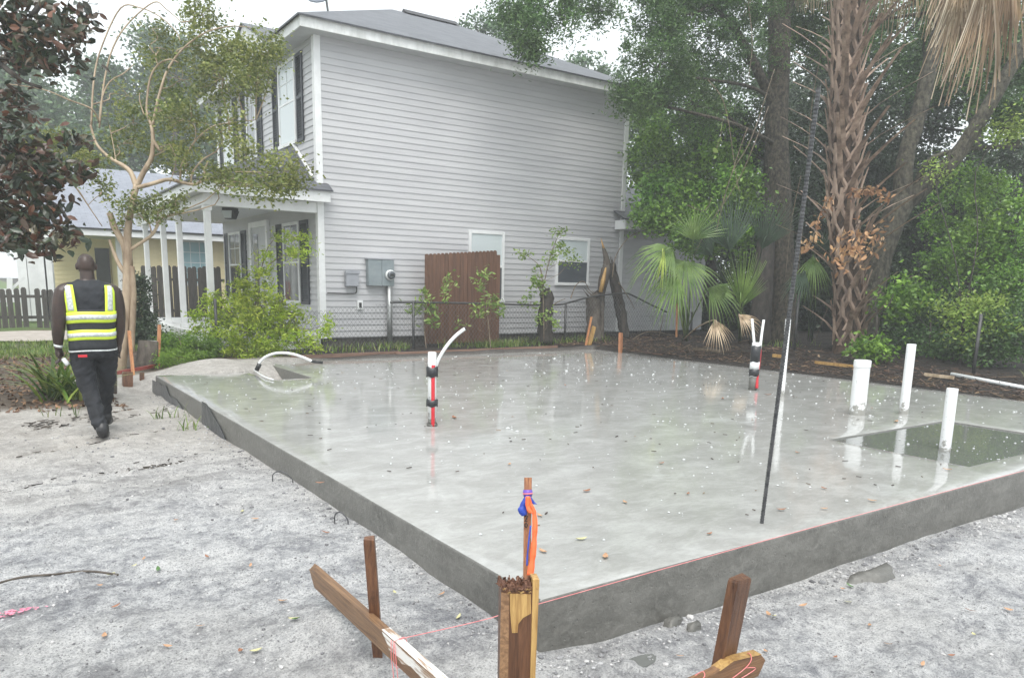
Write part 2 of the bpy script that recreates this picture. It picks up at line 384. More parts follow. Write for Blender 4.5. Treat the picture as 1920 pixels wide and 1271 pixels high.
glass('glass_dark', (.022, .027, .034)); glass('glass_screen', (.075, .085, .098), .25)
def blind():
    m, t, b, out = nodes('blind'); wv = N(t, 'ShaderNodeTexWave', wave_type='BANDS', bands_direction='Z'); wv.inputs['Scale'].default_value = 14
    t.links.new(coords(t, space='World'), wv.inputs['Vector'])
    t.links.new(ramp(t, wv.outputs[0], [(.1, (.46, .51, .52)), (.5, (.60, .66, .67))]), b.inputs['Base Color']); b.inputs['Roughness'].default_value = .25; b.inputs['Coat Weight'].default_value = .5; MAT['blind'] = m
blind()
def pvc():
    m, t, b, out = nodes('pvc_pipe'); v = coords(t); sp = N(t, 'ShaderNodeSeparateXYZ'); t.links.new(v, sp.inputs[0])
    nz = noise(t, v, 14, 5, .65, .3)
    k = math_(t, 'SUBTRACT', math_(t, 'ADD', nz, .10), math_(t, 'MULTIPLY', sp.outputs[2], 2.3))
    sm = ramp(t, k, [(.36, 0), (.44, 1)])
    sp2 = ramp(t, noise(t, v, 42, 5, .75), [(.61, 0), (.66, .85)])
    c = mixc(t, sm, (.76, .77, .77), (.30, .295, .27)); c = mixc(t, sp2, c, (.33, .33, .31))
    t.links.new(c, b.inputs['Base Color']); b.inputs['Roughness'].default_value = .3; MAT['pvc'] = m
pvc()
m, t, b, out = nodes('rain_water'); b.inputs['Base Color'].default_value = (.135, .140, .132, 1); b.inputs['Roughness'].default_value = .07; b.inputs['IOR'].default_value = 1.33; b.inputs['Coat Weight'].default_value = .35
v_ = coords(t, space='World'); bump(t, math_(t, 'ADD', noise(t, v_, 14, 3, .5), math_(t, 'MULTIPLY', noise(t, v_, 45, 2), .4)), .25, .008, b); MAT['water'] = m
m, t, b, out = nodes('splash'); b.inputs['Base Color'].default_value = (.72, .75, .75, 1); b.inputs['Roughness'].default_value = .08; b.inputs['Transmission Weight'].default_value = .4; b.inputs['IOR'].default_value = 1.33; MAT['splash'] = m

leafmat('lf_oak', [(0.032, 0.072, 0.021), (0.059, 0.120, 0.031), (0.082, 0.160, 0.041), (0.128, 0.223, 0.058)])
leafmat('lf_oak_pale', [(0.057, 0.107, 0.050), (0.083, 0.148, 0.062), (0.116, 0.194, 0.080)])
leafmat('lf_far', [(0.044, 0.089, 0.039), (0.070, 0.130, 0.050), (0.096, 0.163, 0.059)], trans=.15)
leafmat('lf_myrtle', [(0.094, 0.128, 0.026), (0.144, 0.188, 0.041), (0.219, 0.247, 0.063), (0.291, 0.300, 0.101)], trans=.35)
leafmat('lf_magnolia', [(.012, .020, .012), (.022, .034, .018), (.030, .048, .022), (.060, .030, .020), (.13, .050, .028), (.026, .040, .020), (.09, .04, .026), (.05, .075, .03)], rough=.3, trans=.08)
leafmat('lf_bush', [(0.175, 0.262, 0.015), (0.270, 0.384, 0.027), (0.384, 0.489, 0.047), (0.483, 0.547, 0.080)], trans=.3)
leafmat('lf_lily', [(0.059, 0.125, 0.017), (0.108, 0.187, 0.029), (0.194, 0.273, 0.042), (0.293, 0.333, 0.082)], trans=.25)
leafmat('lf_fern', [(0.091, 0.176, 0.019), (0.143, 0.257, 0.029), (0.196, 0.311, 0.039)], trans=.3)
leafmat('lf_shrub', [(0.053, 0.129, 0.018), (0.101, 0.214, 0.024), (0.159, 0.308, 0.036), (0.227, 0.401, 0.053)], trans=.25)
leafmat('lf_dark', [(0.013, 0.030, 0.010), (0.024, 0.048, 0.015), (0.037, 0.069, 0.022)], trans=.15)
leafmat('lf_light', [(0.157, 0.249, 0.032), (0.242, 0.348, 0.058), (0.328, 0.421, 0.091)], trans=.3)
leafmat('lf_vine', [(0.144, 0.241, 0.047), (0.230, 0.341, 0.071), (0.328, 0.425, 0.135)], trans=.3)
leafmat('lf_dead', [(0.250, 0.125, 0.062), (0.450, 0.250, 0.125), (0.650, 0.425, 0.237)], rough=.6, trans=.2)
leafmat('lf_grass', [(0.062, 0.126, 0.016), (0.112, 0.199, 0.026), (0.190, 0.276, 0.046), (0.283, 0.283, 0.110)], trans=.25)
leafmat('lf_litter', [(.07, .035, .02), (.15, .075, .04), (.25, .14, .075), (.05, .03, .02)], rough=.6, trans=.05)
leafmat('straw', [(.24, .165, .10), (.46, .35, .23), (.64, .52, .37), (.78, .68, .53), (.38, .28, .185)], rough=.6, trans=.15)
leafmat('chips', [(.020, .014, .011), (.035, .024, .018), (.060, .036, .026), (.022, .016, .012), (.11, .065, .042), (.030, .02, .015), (.30, .20, .125)], rough=.65, trans=0)
print('materials ok')

# ------------------------------------------------------------------ terrain
SLAB = (0.0, 9.05, 0.0, 10.15)
CTRL = A([(0.4, -.1, -.285), (1.2, -.1, -.30), (1.8, -.1, -.30), (2.4, -.1, -.285), (3.4, -.1, -.28), (4.8, -.1, -.30), (7, -.2, -.28), (9.2, -.3, -.12), (0, -.15, -.26), (-.08, .1, -.225), (-.08, .5, -.215), (-.08, 1.6, -.195), (-.08, 2.9, -.20), (-.08, 4.2, -.22), (-.08, 5.3, -.24), (-.08, 6.3, -.235), (-.08, 8.0, -.26), (-.08, 9.0, -.27),
    (-1.1, 5.5, -.22), (-1.9, .9, -.22), (-1.0, 2.6, -.19), (-2.5, 3, -.22), (-3, 0, -.26), (-2, -3, -.3), (.5, -1, -.31), (1.5, -1.3, -.30), (3, -2, -.30), (6, -3, -.3), (-.8, -.6, -.30), (-.5, -.1, -.27), (-1.4, 7.4, -.15), (-1.5, 8.6, -.11), (-3, 8, -.12), (-.9, 9, -.17), (-5, 6, -.2), (-.1, 10.5, -.12), (-1.2, 12, -.10), (-1.2, 15, -.12), (-1.1, 18.5, -.13), (-4, 14, -.12), (-1, 22, -.07), (-5, 22, -.1), (0, 27, -.05), (.5, 13.5, .02), (1.2, 10.6, .03), (.45, 9.35, .02), (1.0, 9.7, .12), (1.62, 8.9, -.24), (1.6, 8.5, -.26), (1.58, 8.1, -.26), (1.1, 9.15, .07), (1.6, 10.1, .04), (2.2, 10.4, .05), (4, 10.7, .05), (6, 10.7, .06), (8, 10.7, .06), (9.5, 10.6, .08), (4, 12, .05), (8, 12, .07), (12, 11.5, .16), (9.4, 9, .05), (9.4, 7, .04), (9.4, 5, .03), (9.4, 3, .01), (9.4, 1, -.02), (11.3, 3.4, .07), (11.3, 6.8, .19), (13, 8.3, .2), (12.5, 6, .19), (12, 1, .03), (16, 4, .15), (16, 9, .25), (25, 10, .2), (14, -4, -.1), (30, -20, -.2), (-30, -20, -.3), (-30, 30, -.05), (30, 40, .1), (0, 60, 0)])
_fr = random.Random(77); FOOT = []
for _ax, _ay, _bx, _by in ((-1.9, .3, -1.0, 5.2), (-.45, 1.0, -1.2, 6.0), (.6, -.7, 3.0, -1.5), (-2.6, 2.5, -.3, 3.6), (3.2, -.5, 1.0, -1.3)):
    for _k in range(8):
        _t = (_k + .5) / 8; _a = math.atan2(_by - _ay, _bx - _ax); _o = .12 * (1 if _k % 2 else -1); FOOT.append((_ax + (_bx - _ax) * _t - math.sin(_a) * _o, _ay + (_by - _ay) * _t + math.cos(_a) * _o, _a + _fr.uniform(-.25, .25)))
def ground_z(x, y):
    x = np.atleast_1d(A(x)); y = np.atleast_1d(A(y)); num = np.zeros_like(x); den = np.zeros_like(x)
    for cx, cy, cz in CTRL:
        wgt = 1.0 / ((x - cx) ** 2 + (y - cy) ** 2 + .02) ** 1.6
        num += wgt * cz; den += wgt
    z = num / den
    near = np.exp(-np.maximum(0, np.hypot(x + .5, y - 2) - 4) / 4)
    dxs = np.maximum(np.maximum(SLAB[0] - x, x - SLAB[1]), 0); dys = np.maximum(np.maximum(SLAB[2] - y, y - SLAB[3]), 0); near0 = near; near = near * (.25 + .75 * np.clip(np.hypot(dxs, dys) / .35, 0, 1))
    z = z + near * (.035 * vnoise(x * 1.1, y * 1.6, 1) + .03 * vnoise(x * 2.2 + y * 1.6, y * 4.2 - x, 2) + .024 * vnoise(x * 8, y * 8, 3) + .012 * vnoise(x * 21, y * 21, 4))
    near = near0; z = z + (1 - near) * (.05 * vnoise(x * .9, y * .9, 5) + .03 * vnoise(x * 3, y * 3, 6))
    # mound under the free end of the left batter board, heaped spoil by the right face
    z = z + .10 * np.exp(-(((x + .62) / .28) ** 2 + ((y - .62) / .32) ** 2)) + .03 * np.exp(-(((x - .1) / .35) ** 2 + ((y + .28) / .12) ** 2)) * (1 + 2 * vnoise(x * 14, y * 14, 8))
    for fx_, fy_, fa in FOOT:
        c_, s_ = math.cos(fa), math.sin(fa); u = (x - fx_) * c_ + (y - fy_) * s_; v = -(x - fx_) * s_ + (y - fy_) * c_; q = (u / .15) ** 2 + (v / .058) ** 2
        z = z - .022 * np.exp(-q ** 2) + .010 * np.exp(-(np.sqrt(q) - 1.35) ** 2 * 9)
    # wheel ruts / drag lines towards the worker
    for k, (ax, ay, bx, by, dep, wd) in enumerate(((-2.2, 5.0, -.1, 6.2, .075, .06), (-2.6, 5.9, -.2, 7.2, .07, .07), (-1.6, 6.6, -.2, 7.6, .06, .06), (-2.4, 3.9, -.4, 4.6, .045, .06), (-2.8, 1.5, -1.6, 1.75, .05, .035))):
        dx, dy = bx - ax, by - ay; L = math.hypot(dx, dy); u = ((x - ax) * dx + (y - ay) * dy) / L; v = ((y - ay) * dx - (x - ax) * dy) / L + .10 * vnoise(u * 2.2, u * 0 + k, 9)
        z = z - dep * np.exp(-(v / wd) ** 2) * (u > 0) * (u < L)
    return z
def gz(x, y): return float(ground_z([x], [y])[0])
def inside_slab(x, y, mrg=0.0):
    m = (x > SLAB[0] + mrg) & (x < SLAB[1] - mrg) & (y > SLAB[2] + mrg) & (y < SLAB[3] - mrg)
    m &= ~((x > 1.25 - mrg) & (x < 1.85 + mrg) & (y > 7.83 - mrg)); m &= ~((x < 1.3) & (y > 8.95 - mrg)); return m
def steps(a, b, s): return list(np.arange(a, b - 1e-6, s))
def grow(a, b, s, g):
    o = [a]; 
    while o[-1] < b: o.append(o[-1] + s); s *= g
    return o
xs = sorted([-8 - k for k in grow(0, 500, .5, 1.5)][1:]) + steps(-8, -3.2, .12) + steps(-3.2, 3.6, .034) + steps(3.6, 13, .09) + steps(13, 20, .4) + grow(20, 500, .8, 1.5)
ys = sorted([-3 - k for k in grow(0, 500, .3, 1.5)][1:]) + steps(-3, -2.0, .1) + steps(-2.0, 4.6, .034) + steps(4.6, 12.4, .065) + steps(12.4, 30, .3) + grow(30, 500, .8, 1.5)
GX, GY = np.meshgrid(A(xs), A(ys)); gx, gy = GX.ravel(), GY.ravel()
gzv = ground_z(gx, gy); ins = inside_slab(gx, gy, .05); gzv = np.where(ins, np.minimum(gzv, -.2) - .15, gzv)
nx, ny = len(xs), len(ys)
idx = (np.arange(ny - 1)[:, None] * nx + np.arange(nx - 1)[None, :]).ravel()
me = fastmesh('ground', np.stack([gx, gy, gzv], 1), np.stack([idx, idx + 1, idx + nx + 1, idx + nx], 1), MAT['ground'], True)
def ss(x, a, b): t = np.clip((x - a) / (b - a), 0, 1); return t * t * (3 - 2 * t)
wob = .9 * vnoise(gx * .8, gy * .8, 20) + .5 * vnoise(gx * 2.7, gy * 2.7, 21)
edge = gy + .55 * gx + wob                                           # the sand gives way to leaf-strewn dirt
dirt = ss(edge, 6.1, 6.9) * ss(-gx + .35 * wob, .62, 1.15) + ss(gy + wob * .3, 10.0, 10.5) * (gx < 3); dirt = np.clip(dirt, 0, 1)
dirt = np.maximum(dirt, ss(gy + .3 * wob, 11.2, 12.2))
lawn = ss(gy + wob * 1.2, 13.2, 14.5) * ss(-gx, -1.6, -.9) + ss(gy, 24, 26)
lawn = np.clip(lawn * (.75 + .9 * vnoise(gx * 1.5, gy * 1.5, 23)), 0, 1)
mulch = np.maximum(ss(gx, 8.9, 9.05), ss(gy, 10.0, 10.16) * ss(gx, 2.2, 3.2))
mulch = mulch * ss(gy, -.6, .2)
att = me.color_attributes.new('zone', 'FLOAT_COLOR', 'POINT')
att.data.foreach_set('color', np.stack([dirt, lawn, mulch, np.ones_like(gx)], 1).astype(np.float32).ravel())
tag(link('ground', me), 'pale grey damp sand turning to brown dirt and dark mulch', None, kind='structure')

# driveway strip across the far left
mb = MB(); n = 14
for i in range(n):
    x0, x1 = -9 + i * .72, -9 + (i + 1) * .72
    mb.quad((x0, 17.6 + .05 * math.sin(i), gz(x0, 17.6) + .05), (x1, 17.6 + .05 * math.sin(i + 1), gz(x1, 17.6) + .05), (x1, 20.3, gz(x1, 20.3) + .06), (x0, 20.3, gz(x0, 20.3) + .06))
o = mb.build('driveway_path', MAT['driveway']); tag(o, 'tan concrete driveway strip beyond the lawn in front of the picket fence', kind='structure')

# ------------------------------------------------------------------ slab
slab = thing('foundation_slab', 'large rain-wet grey concrete foundation slab filling the middle of the lot', 'slab', (4.5, 5, -.5))
def build_slab():
    bm = bmesh.new(); rr = random.Random(3)
    X = sorted(set(np.round(np.concatenate([np.linspace(0, 1.25, 9), np.linspace(1.25, 1.85, 5), np.linspace(1.85, 4.4, 16), np.linspace(4.4, 6.5, 13), np.linspace(6.5, 9.05, 14)]), 4)))
    Y = sorted(set(np.round(np.concatenate([np.linspace(0, .3, 3), np.linspace(.3, 1.5, 8), np.linspace(1.5, 7.83, 34), np.linspace(7.83, 8.95, 7), np.linspace(8.95, 10.15, 7)]), 4)))
    def cell(x, y):
        if 4.4 < x < 6.5 and .3 < y < 1.5: return False
        return bool(inside_slab(A([x]), A([y]))[0])
    vv = {}
    def V(i, j):
        if (i, j) not in vv:
            x, y = X[i], Y[j]
            jx = .0015 * math.sin(y * 3.1) if x in (0, 9.05) else 0
            jy = .0015 * math.sin(x * 2.3) if y == 0 else 0
            z = .0015 * math.sin(x * 1.7 + y)
            vv[i, j] = bm.verts.new((x + jx - 4.5, y + jy - 5, z + .5))
        return vv[i, j]
    for i in range(len(X) - 1):
        for j in range(len(Y) - 1):
            if cell((X[i] + X[i + 1]) / 2, (Y[j] + Y[j + 1]) / 2): bm.faces.new((V(i, j), V(i + 1, j), V(i + 1, j + 1), V(i, j + 1)))
    bd = [e for e in bm.edges if e.is_boundary]
    inner = lambda v: 4.35 < v.co.x + 4.5 < 6.55 and .25 < v.co.y + 5 < 1.55
    ret = bmesh.ops.extrude_edge_only(bm, edges=bd)
    for g in ret['geom']:
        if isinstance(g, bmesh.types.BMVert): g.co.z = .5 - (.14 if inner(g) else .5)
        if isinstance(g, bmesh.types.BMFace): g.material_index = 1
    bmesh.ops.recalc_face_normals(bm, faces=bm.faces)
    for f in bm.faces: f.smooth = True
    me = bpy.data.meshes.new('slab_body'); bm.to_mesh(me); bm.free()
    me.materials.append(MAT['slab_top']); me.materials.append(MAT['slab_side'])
    o = link('slab_body', me, slab); b = o.modifiers.new('bevel', 'BEVEL'); b.width = .014; b.segments = 3; b.limit_method = 'ANGLE'; b.angle_limit = .9; b.harden_normals = False
    b.material = -1
    es = o.modifiers.new('es', 'EDGE_SPLIT'); es.split_angle = .9
    return o
build_slab()
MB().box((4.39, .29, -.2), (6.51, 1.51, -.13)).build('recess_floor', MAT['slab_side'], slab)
mb = MB().quad((4.4, .3, -.013), (6.5, .3, -.013), (6.5, 1.5, -.013), (4.4, 1.5, -.013))
tag(mb.build('puddle_water', MAT['water']), 'dark greenish rainwater standing in the square slab recess', kind='structure')
# rain splashes: little domes of water
V = []; F = []; rr = np.random.default_rng(3)
def dome(c, r, h):
    b = len(V); V.append((c[0], c[1], c[2] + h))
    for k in range(6): a = k * math.pi / 3; V.append((c[0] + r * math.cos(a), c[1] + r * math.sin(a), c[2] + .0005))
    for k in range(6): a = k * math.pi / 3 + .5; V.append((c[0] + .7 * r * math.cos(a), c[1] + .7 * r * math.sin(a), c[2] + h * .75))
    for k in range(6):
        F.append((b, b + 7 + k, b + 7 + (k + 1) % 6)); F.append((b + 1 + k, b + 1 + (k + 1) % 6, b + 7 + k)); F.append((b + 7 + k, b + 1 + (k + 1) % 6, b + 7 + (k + 1) % 6))
for _ in range(2100):
    x, y = rr.uniform(.2, 8.9), rr.uniform(.2, 9.8)
    if not inside_slab(A([x]), A([y]), .1)[0]: continue
    z = -.012 if (4.4 < x < 6.5 and .3 < y < 1.5) else .004
    if vnoise(A([x * .6]), A([y * .6]), 31)[0] < rr.uniform(-.45, .35): continue
    r = float(np.exp(rr.normal() * .5 - 5.38)) * (1 + .04 * math.hypot(x, y)); dome((x, y, z), r, r * rr.uniform(.5, .9))
o = link('rain_splashes', fastmesh('rain_splashes', V, F, MAT['splash'], True)); tag(o, 'small white raindrop splashes dotted over the wet slab', kind='stuff')
# thin dark jagged sheets on the far end of the left face
mb = MB()
def film(pts):
    P = [A(AX(px, py, -.012)) for px, py in pts]; Q = [p + A((-.004, 0, 0)) for p in P]; n = len(P)
    mb.add(P + Q, [tuple(range(n)), tuple(range(2 * n - 1, n - 1, -1))] + [(i, (i + 1) % n, n + (i + 1) % n, n + i) for i in range(n)])
film([(286, 712), (300, 719), (304, 723), (311, 722), (318, 742), (330, 748), (344, 768), (362, 790), (330, 776), (286, 745)])
film([(379, 752), (388, 757), (398, 775), (413, 800), (424, 825), (400, 815), (379, 800)])
mb.thing('dark_sheet', MAT['dark_sheet'], 'thin dark jagged sheets against the far left side face of the slab', 'plastic sheet')

# ------------------------------------------------------------------ grey two-storey house
HX0, HX1, HY0, HY1 = 3.6, 11.5, 12.08, 19.3
house = thing('two_storey_house', 'grey vinyl-sided two-storey house with white corner trim and hip roof', 'house', (HX0, HY0, 0))
wall = MB().box((HX0 + .02, HY0 + .02, .22), (HX1 - .02, HY1, 5.86)).build('wall', MAT['siding'], house)
def sidingmesh(L, h, name='siding_board'):
    """lapped course running along +x, facing -y, lower edge proud"""
    V = [(0, -.016, 0), (0, -.016, .014), (0, -.004, h), (0, .012, h), (0, .012, 0)]
    V += [(L, y, z) for _, y, z in V]
    me = bpy.data.meshes.new(name); me.from_pydata(V, [], [(0, 1, 6, 5), (1, 2, 7, 6), (2, 3, 8, 7), (4, 0, 5, 9), (4, 3, 2, 1, 0), (5, 6, 7, 8, 9)]); return me
H_C = (5.83 - .24) / 46
me = sidingmesh(HX1 - HX0 - .2, H_C); me.materials.append(MAT['siding'])
for k in range(46): link('siding_board', me, wall, (.1, 0, .24 + k * H_C))
me = sidingmesh(HY1 - HY0 - .2, H_C); me.materials.append(MAT['siding'])
for k in range(46):
    o = link('siding_board', me, wall, (0, HY1 - HY0 - .1, .24 + k * H_C)); o.rotation_euler = (0, 0, -math.pi / 2)
MB().box((HX0 + .05, HY0 + .05, -.3), (HX1 - .05, HY1 - .1, .235)).build('foundation', MAT['foundation'], house)
MB().box((HX0 - .03, HY0 - .03, .22), (HX0 + .10, HY0 + .10, 5.83)).build('corner_trim', MAT['white_trim'], house, .006)
MB().box((HX1 - .10, HY0 - .03, .22), (HX1 + .03, HY0 + .10, 5.83)).build('corner_trim', MAT['white_trim'], house, .006)
MB().box((HX0 - .03, HY1 - .10, 3.0), (HX0 + .10, HY1 + .03, 5.83)).build('corner_trim', MAT['white_trim'], house, .006)
E0, E1, E2, E3 = 3.2, 11.92, 11.7, 19.7
MB().box((E0 + .02, E2 + .02, 5.815), (E1 - .02, E3 - .02, 5.85)).build('soffit', MAT['soffit'], house)
for a, b in (((E0, E2, 5.80), (E1, E2 + .03, 5.985)), ((E0, E2 + .032, 5.80), (E0 + .03, E3 - .032, 5.985)), ((E1 - .03, E2 + .032, 5.80), (E1, E3 - .032, 5.985)), ((E0, E3 - .03, 5.80), (E1, E3, 5.985))):
    MB().box(a, b).build('fascia', MAT['white_dirty'], house, .004)
def uvmesh(name, faces, mat, parent, thick=.03):
    """roof planes given as 3-D polygons; UV in metres along and up the slope"""
    og = origin(parent); me = bpy.data.meshes.new(name); V = []; F = []; U = []
    for P in faces:
        P = [A(p) for p in P]; e = P[1] - P[0]; e /= np.linalg.norm(e); nrm = np.cross(P[1] - P[0], P[-1] - P[0]); nrm /= np.linalg.norm(nrm)
        if nrm[2] < 0: nrm = -nrm
        s = np.cross(nrm, e); b = len(V); n = len(P)
        V += [tuple(p - A(og)) for p in P]; F.append(tuple(range(b, b + n))); U += [((p - P[0]) @ e, (p - P[0]) @ s) for p in P]
        V += [tuple(p - A(og) - A((0, 0, thick))) for p in P]; F.append(tuple(range(b + 2 * n - 1, b + n - 1, -1))); U += [(0, 0)] * n
        for i in range(n): j = (i + 1) % n; F.append((b + i, b + j, b + n + j, b + n + i)); U += [(0, 0)] * 4
    me.from_pydata(V, [], F); uv = me.uv_layers.new(name='UVMap'); k = 0
    flat = []
    ui = 0
    vmap = {}
    # loops follow faces: top loop uv, then bottom, then sides
    it = iter(U); lst = []
    for P in faces:
        n = len(P); tops = [next(it) for _ in range(n)]; [next(it) for _ in range(n)]; [next(it) for _ in range(4 * n)]
        lst += tops + [(0, 0)] * n + [(0, 0)] * (4 * n)
    uv.data.foreach_set('uv', np.array(lst, np.float32).ravel())
    me.materials.append(mat); return link(name, me, parent)
r0, r1 = 3.14, 11.98; r2, r3 = 11.64, 19.76; ZE = 5.995; RA, RB, RY, RZ = 6.95, 8.8, 15.7, 7.88
roof = uvmesh('roof', [[(r0, r2, ZE), (r1, r2, ZE), (RB, RY, RZ), (RA, RY, RZ)], [(r0, r3, ZE), (r0, r2, ZE), (RA, RY, RZ)], [(r1, r2, ZE), (r1, r3, ZE), (RB, RY, RZ)], [(r1, r3, ZE), (r0, r3, ZE), (RA, RY, RZ), (RB, RY, RZ)]], MAT['shingle_grey'], house)
MB().prism([(RY - .22, RZ - .07), (RY, RZ + .075), (RY + .22, RZ - .07), (RY, RZ - .0)], 'x', 7.25, 8.75).build('ridge_vent', MAT['ridge_vent'], roof)
# front cross gable
gyc, gzp, gh = 15.1, 6.70, 1.75
uvmesh('gable_roof', [[(3.12, gyc - gh, 5.93), (3.12, gyc, gzp), (4.6, gyc, gzp), (4.6, gyc - gh, 5.93)], [(3.12, gyc + gh, 5.93), (3.12, gyc, gzp), (4.6, gyc, gzp), (4.6, gyc + gh, 5.93)]], MAT['shingle_grey'], house)
mb = MB().prism([(gyc - gh, 5.90), (gyc, gzp - .04), (gyc + gh, 5.90)], 'x', 3.17, 3.22); mb.build('gable_face', MAT['white_dirty'], house)

def win_side(x0, x1, z0, z1, up, lo, meeting=.5, slats=False):
    """double-hung window in the side wall (facing -y)"""
    y = HY0; t = .065
    fr = MB()
    fr.box((x0, y - .05, z0), (x0 + t, y + .03, z1)).box((x1 - t, y - .05, z0), (x1, y + .03, z1)).box((x0 + t + .001, y - .05, z1 - t), (x1 - t - .001, y + .03, z1)).box((x0 - .02, y - .075, z0 - .03), (x1 + .02, y + .03, z0 + .035))
    zm = z0 + (z1 - z0) * meeting
    fr.box((x0 + t + .001, y - .042, zm - .025), (x1 - t - .001, y + .02, zm + .025))
    fo = fr.build('window', MAT['white_trim'], house, .004)
    MB().box((x0 + t, y - .024, zm + .025), (x1 - t, y - .018, z1 - t)).build('pane', MAT[up], fo)
    MB().box((x0 + t, y - .034, z0 + .035), (x1 - t, y - .028, zm - .025)).build('pane', MAT[lo], fo)
win_side(6.98, 7.92, .98, 2.50, 'blind', 'glass_screen')
win_side(9.40, 10.42, 1.39, 2.48, 'blind', 'glass_screen')
def win_front(y0, y1, z0, z1, up='blind', lo='blind', sh=None, grid=True):
    x = HX0; t = .06
    fr = MB().box((x - .05, y0, z0), (x + .03, y0 + t, z1)).box((x - .05, y1 - t, z0), (x + .03, y1, z1)).box((x - .05, y0 + t + .001, z1 - t), (x + .03, y1 - t - .001, z1)).box((x - .075, y0 - .02, z0 - .04), (x + .03, y1 + .02, z0 + .03))
    zm = (z0 + z1) / 2; fr.box((x - .042, y0 + t + .001, zm - .02), (x + .02, y1 - t - .001, zm + .02))
    fo = fr.build('window', MAT['white_trim'], house, .004)
    MB().box((x - .024, y0 + t, zm + .02), (x - .018, y1 - t, z1 - t)).build('pane', MAT[up], fo)
    MB().box((x - .034, y0 + t, z0 + .03), (x - .028, y1 - t, zm - .02)).build('pane', MAT[lo], fo)
    if grid:
        g = MB(); yc = (y0 + y1) / 2
        g.box((x - .031, yc - .009, zm + .021), (x - .0245, yc + .009, z1 - t - .001))
        g.box((x - .0312, y0 + t + .001, (zm + z1) / 2 - .009), (x - .0243, y1 - t - .001, (zm + z1) / 2 + .009)); g.build('muntin', MAT['white_trim'], fo)
    for (a, b) in (sh or []):
        s = MB().box((x - .045, a, z0 - .03), (x - .012, a + .05, z1)).box((x - .045, b - .05, z0 - .03), (x - .012, b, z1))
        for q in (z0 - .03, zm - .03, z1 - .06): s.box((x - .0452, a + .0501, q), (x - .0122, b - .0501, q + .06))
        so_ = s.build('shutter', MAT['dark_shutter'], house)
        l = MB(); k = z0 + .05
        while k < z1 - .08:
            if abs(k - zm) > .05: l.add([(x - .042, a + .05, k), (x - .042, b - .05, k), (x - .02, b - .05, k + .045), (x - .02, a + .05, k + .045)], [(0, 1, 2, 3)])
            k += .05
        l.box((x - .02, a + .05, z0), (x - .013, b - .05, z1 - .06)); lo_ = l.build('louvre_panel', MAT['dark_shutter'], so_); lo_['kind'] = 'stuff'
win_front(13.12, 14.14, 4.08, 5.68, sh=[(12.70, 13.06), (14.20, 14.56)])
win_front(15.78, 16.52, 4.08, 5.68, 'glass_dark', 'glass_dark', sh=[(15.35, 15.72), (16.58, 16.94)])
win_front(17.72, 18.62, 4.08, 5.68, sh=[(17.32, 17.66), (18.68, 19.02)])
win_front(13.15, 14.16, .90, 2.54, 'glass_screen', 'glass_dark', sh=[(12.63, 13.09), (14.22, 14.62)])
win_front(17.48, 18.58, .90, 2.54, 'glass_screen', 'glass_dark', sh=[(17.02, 17.42), (18.64, 19.0)])
# door
mb = MB().box((3.52, 15.12, .33), (3.63, 15.26, 2.68)).box((3.52, 16.42, .33), (3.63, 16.56, 2.68)).box((3.52, 15.261, 2.56), (3.63, 16.419, 2.68))
dr = mb.build('door', MAT['white_trim'], house)
MB().box((3.56, 15.26, .34), (3.60, 16.42, 2.56)).build('door_leaf', MAT['door_paint'], dr)
MB().box((3.548, 15.95, .5), (3.559, 16.3, 2.4)).build('door_glass', MAT['glass_screen'], dr)
MB().tube([(3.56, 15.36, 1.3), (3.50, 15.36, 1.3)], .025, 8).build('handle', MAT['black_plastic'], dr)
# porch
PX = 1.55
MB().box((1.42, 12.1, .02), (3.59, 19.3, .33)).build('porch_floor', MAT['white_dirty'], house, .01)
POSTS = (12.15, 14.58, 16.24, 18.47)
for y in POSTS:
    p = MB().box((PX - .055, y - .055, .36), (PX + .055, y + .055, 2.62)).build('porch_post', MAT['white_trim'], house, .006)
    MB().box((PX - .075, y - .075, .332), (PX + .075, y + .075, .42)).build('post_base', MAT['white_trim'], p, .006)
    MB().box((PX - .075, y - .075, 2.54), (PX + .075, y + .075, 2.625)).build('post_cap', MAT['white_trim'], p, .006)
MB().box((PX - .07, 12.08, 2.63), (PX + .07, 19.3, 2.83)).build('porch_beam', MAT['white_trim'], house, .004)
MB().box((PX + .072, 12.08, 2.63), (3.57, 12.22, 2.83)).build('porch_beam', MAT['white_trim'], house, .004)
MB().box((1.3, 11.9, 2.832), (3.59, 19.45, 2.86)).build('porch_ceiling', MAT['soffit'], house)
MB().box((1.27, 11.85, 2.82), (3.76, 11.88, 3.03)).build('porch_fascia', MAT['white_trim'], house, .004)
MB().box((1.27, 11.882, 2.82), (1.30, 19.5, 3.03)).build('porch_fascia', MAT['white_trim'], house, .004)
MB().box((3.5, 11.882, 2.83), (3.76, 12.05, 3.02)).build('eave_return', MAT['white_trim'], house, .004)
uvmesh('porch_roof', [[(1.22, 19.55, 3.04), (1.22, 11.80, 3.04), (3.58, 13.25, 4.02), (3.58, 19.55, 4.02)], [(1.22, 11.80, 3.04), (3.80, 11.80, 3.04), (3.80, 12.04, 3.18), (3.58, 12.2, 3.26), (3.58, 13.25, 4.02)]], MAT['shingle_grey'], house)
MB().beam((3.55, 13.27, 4.06), (3.55, 12.2, 3.30), .03, .06).build('flashing', MAT['white_trim'], house)
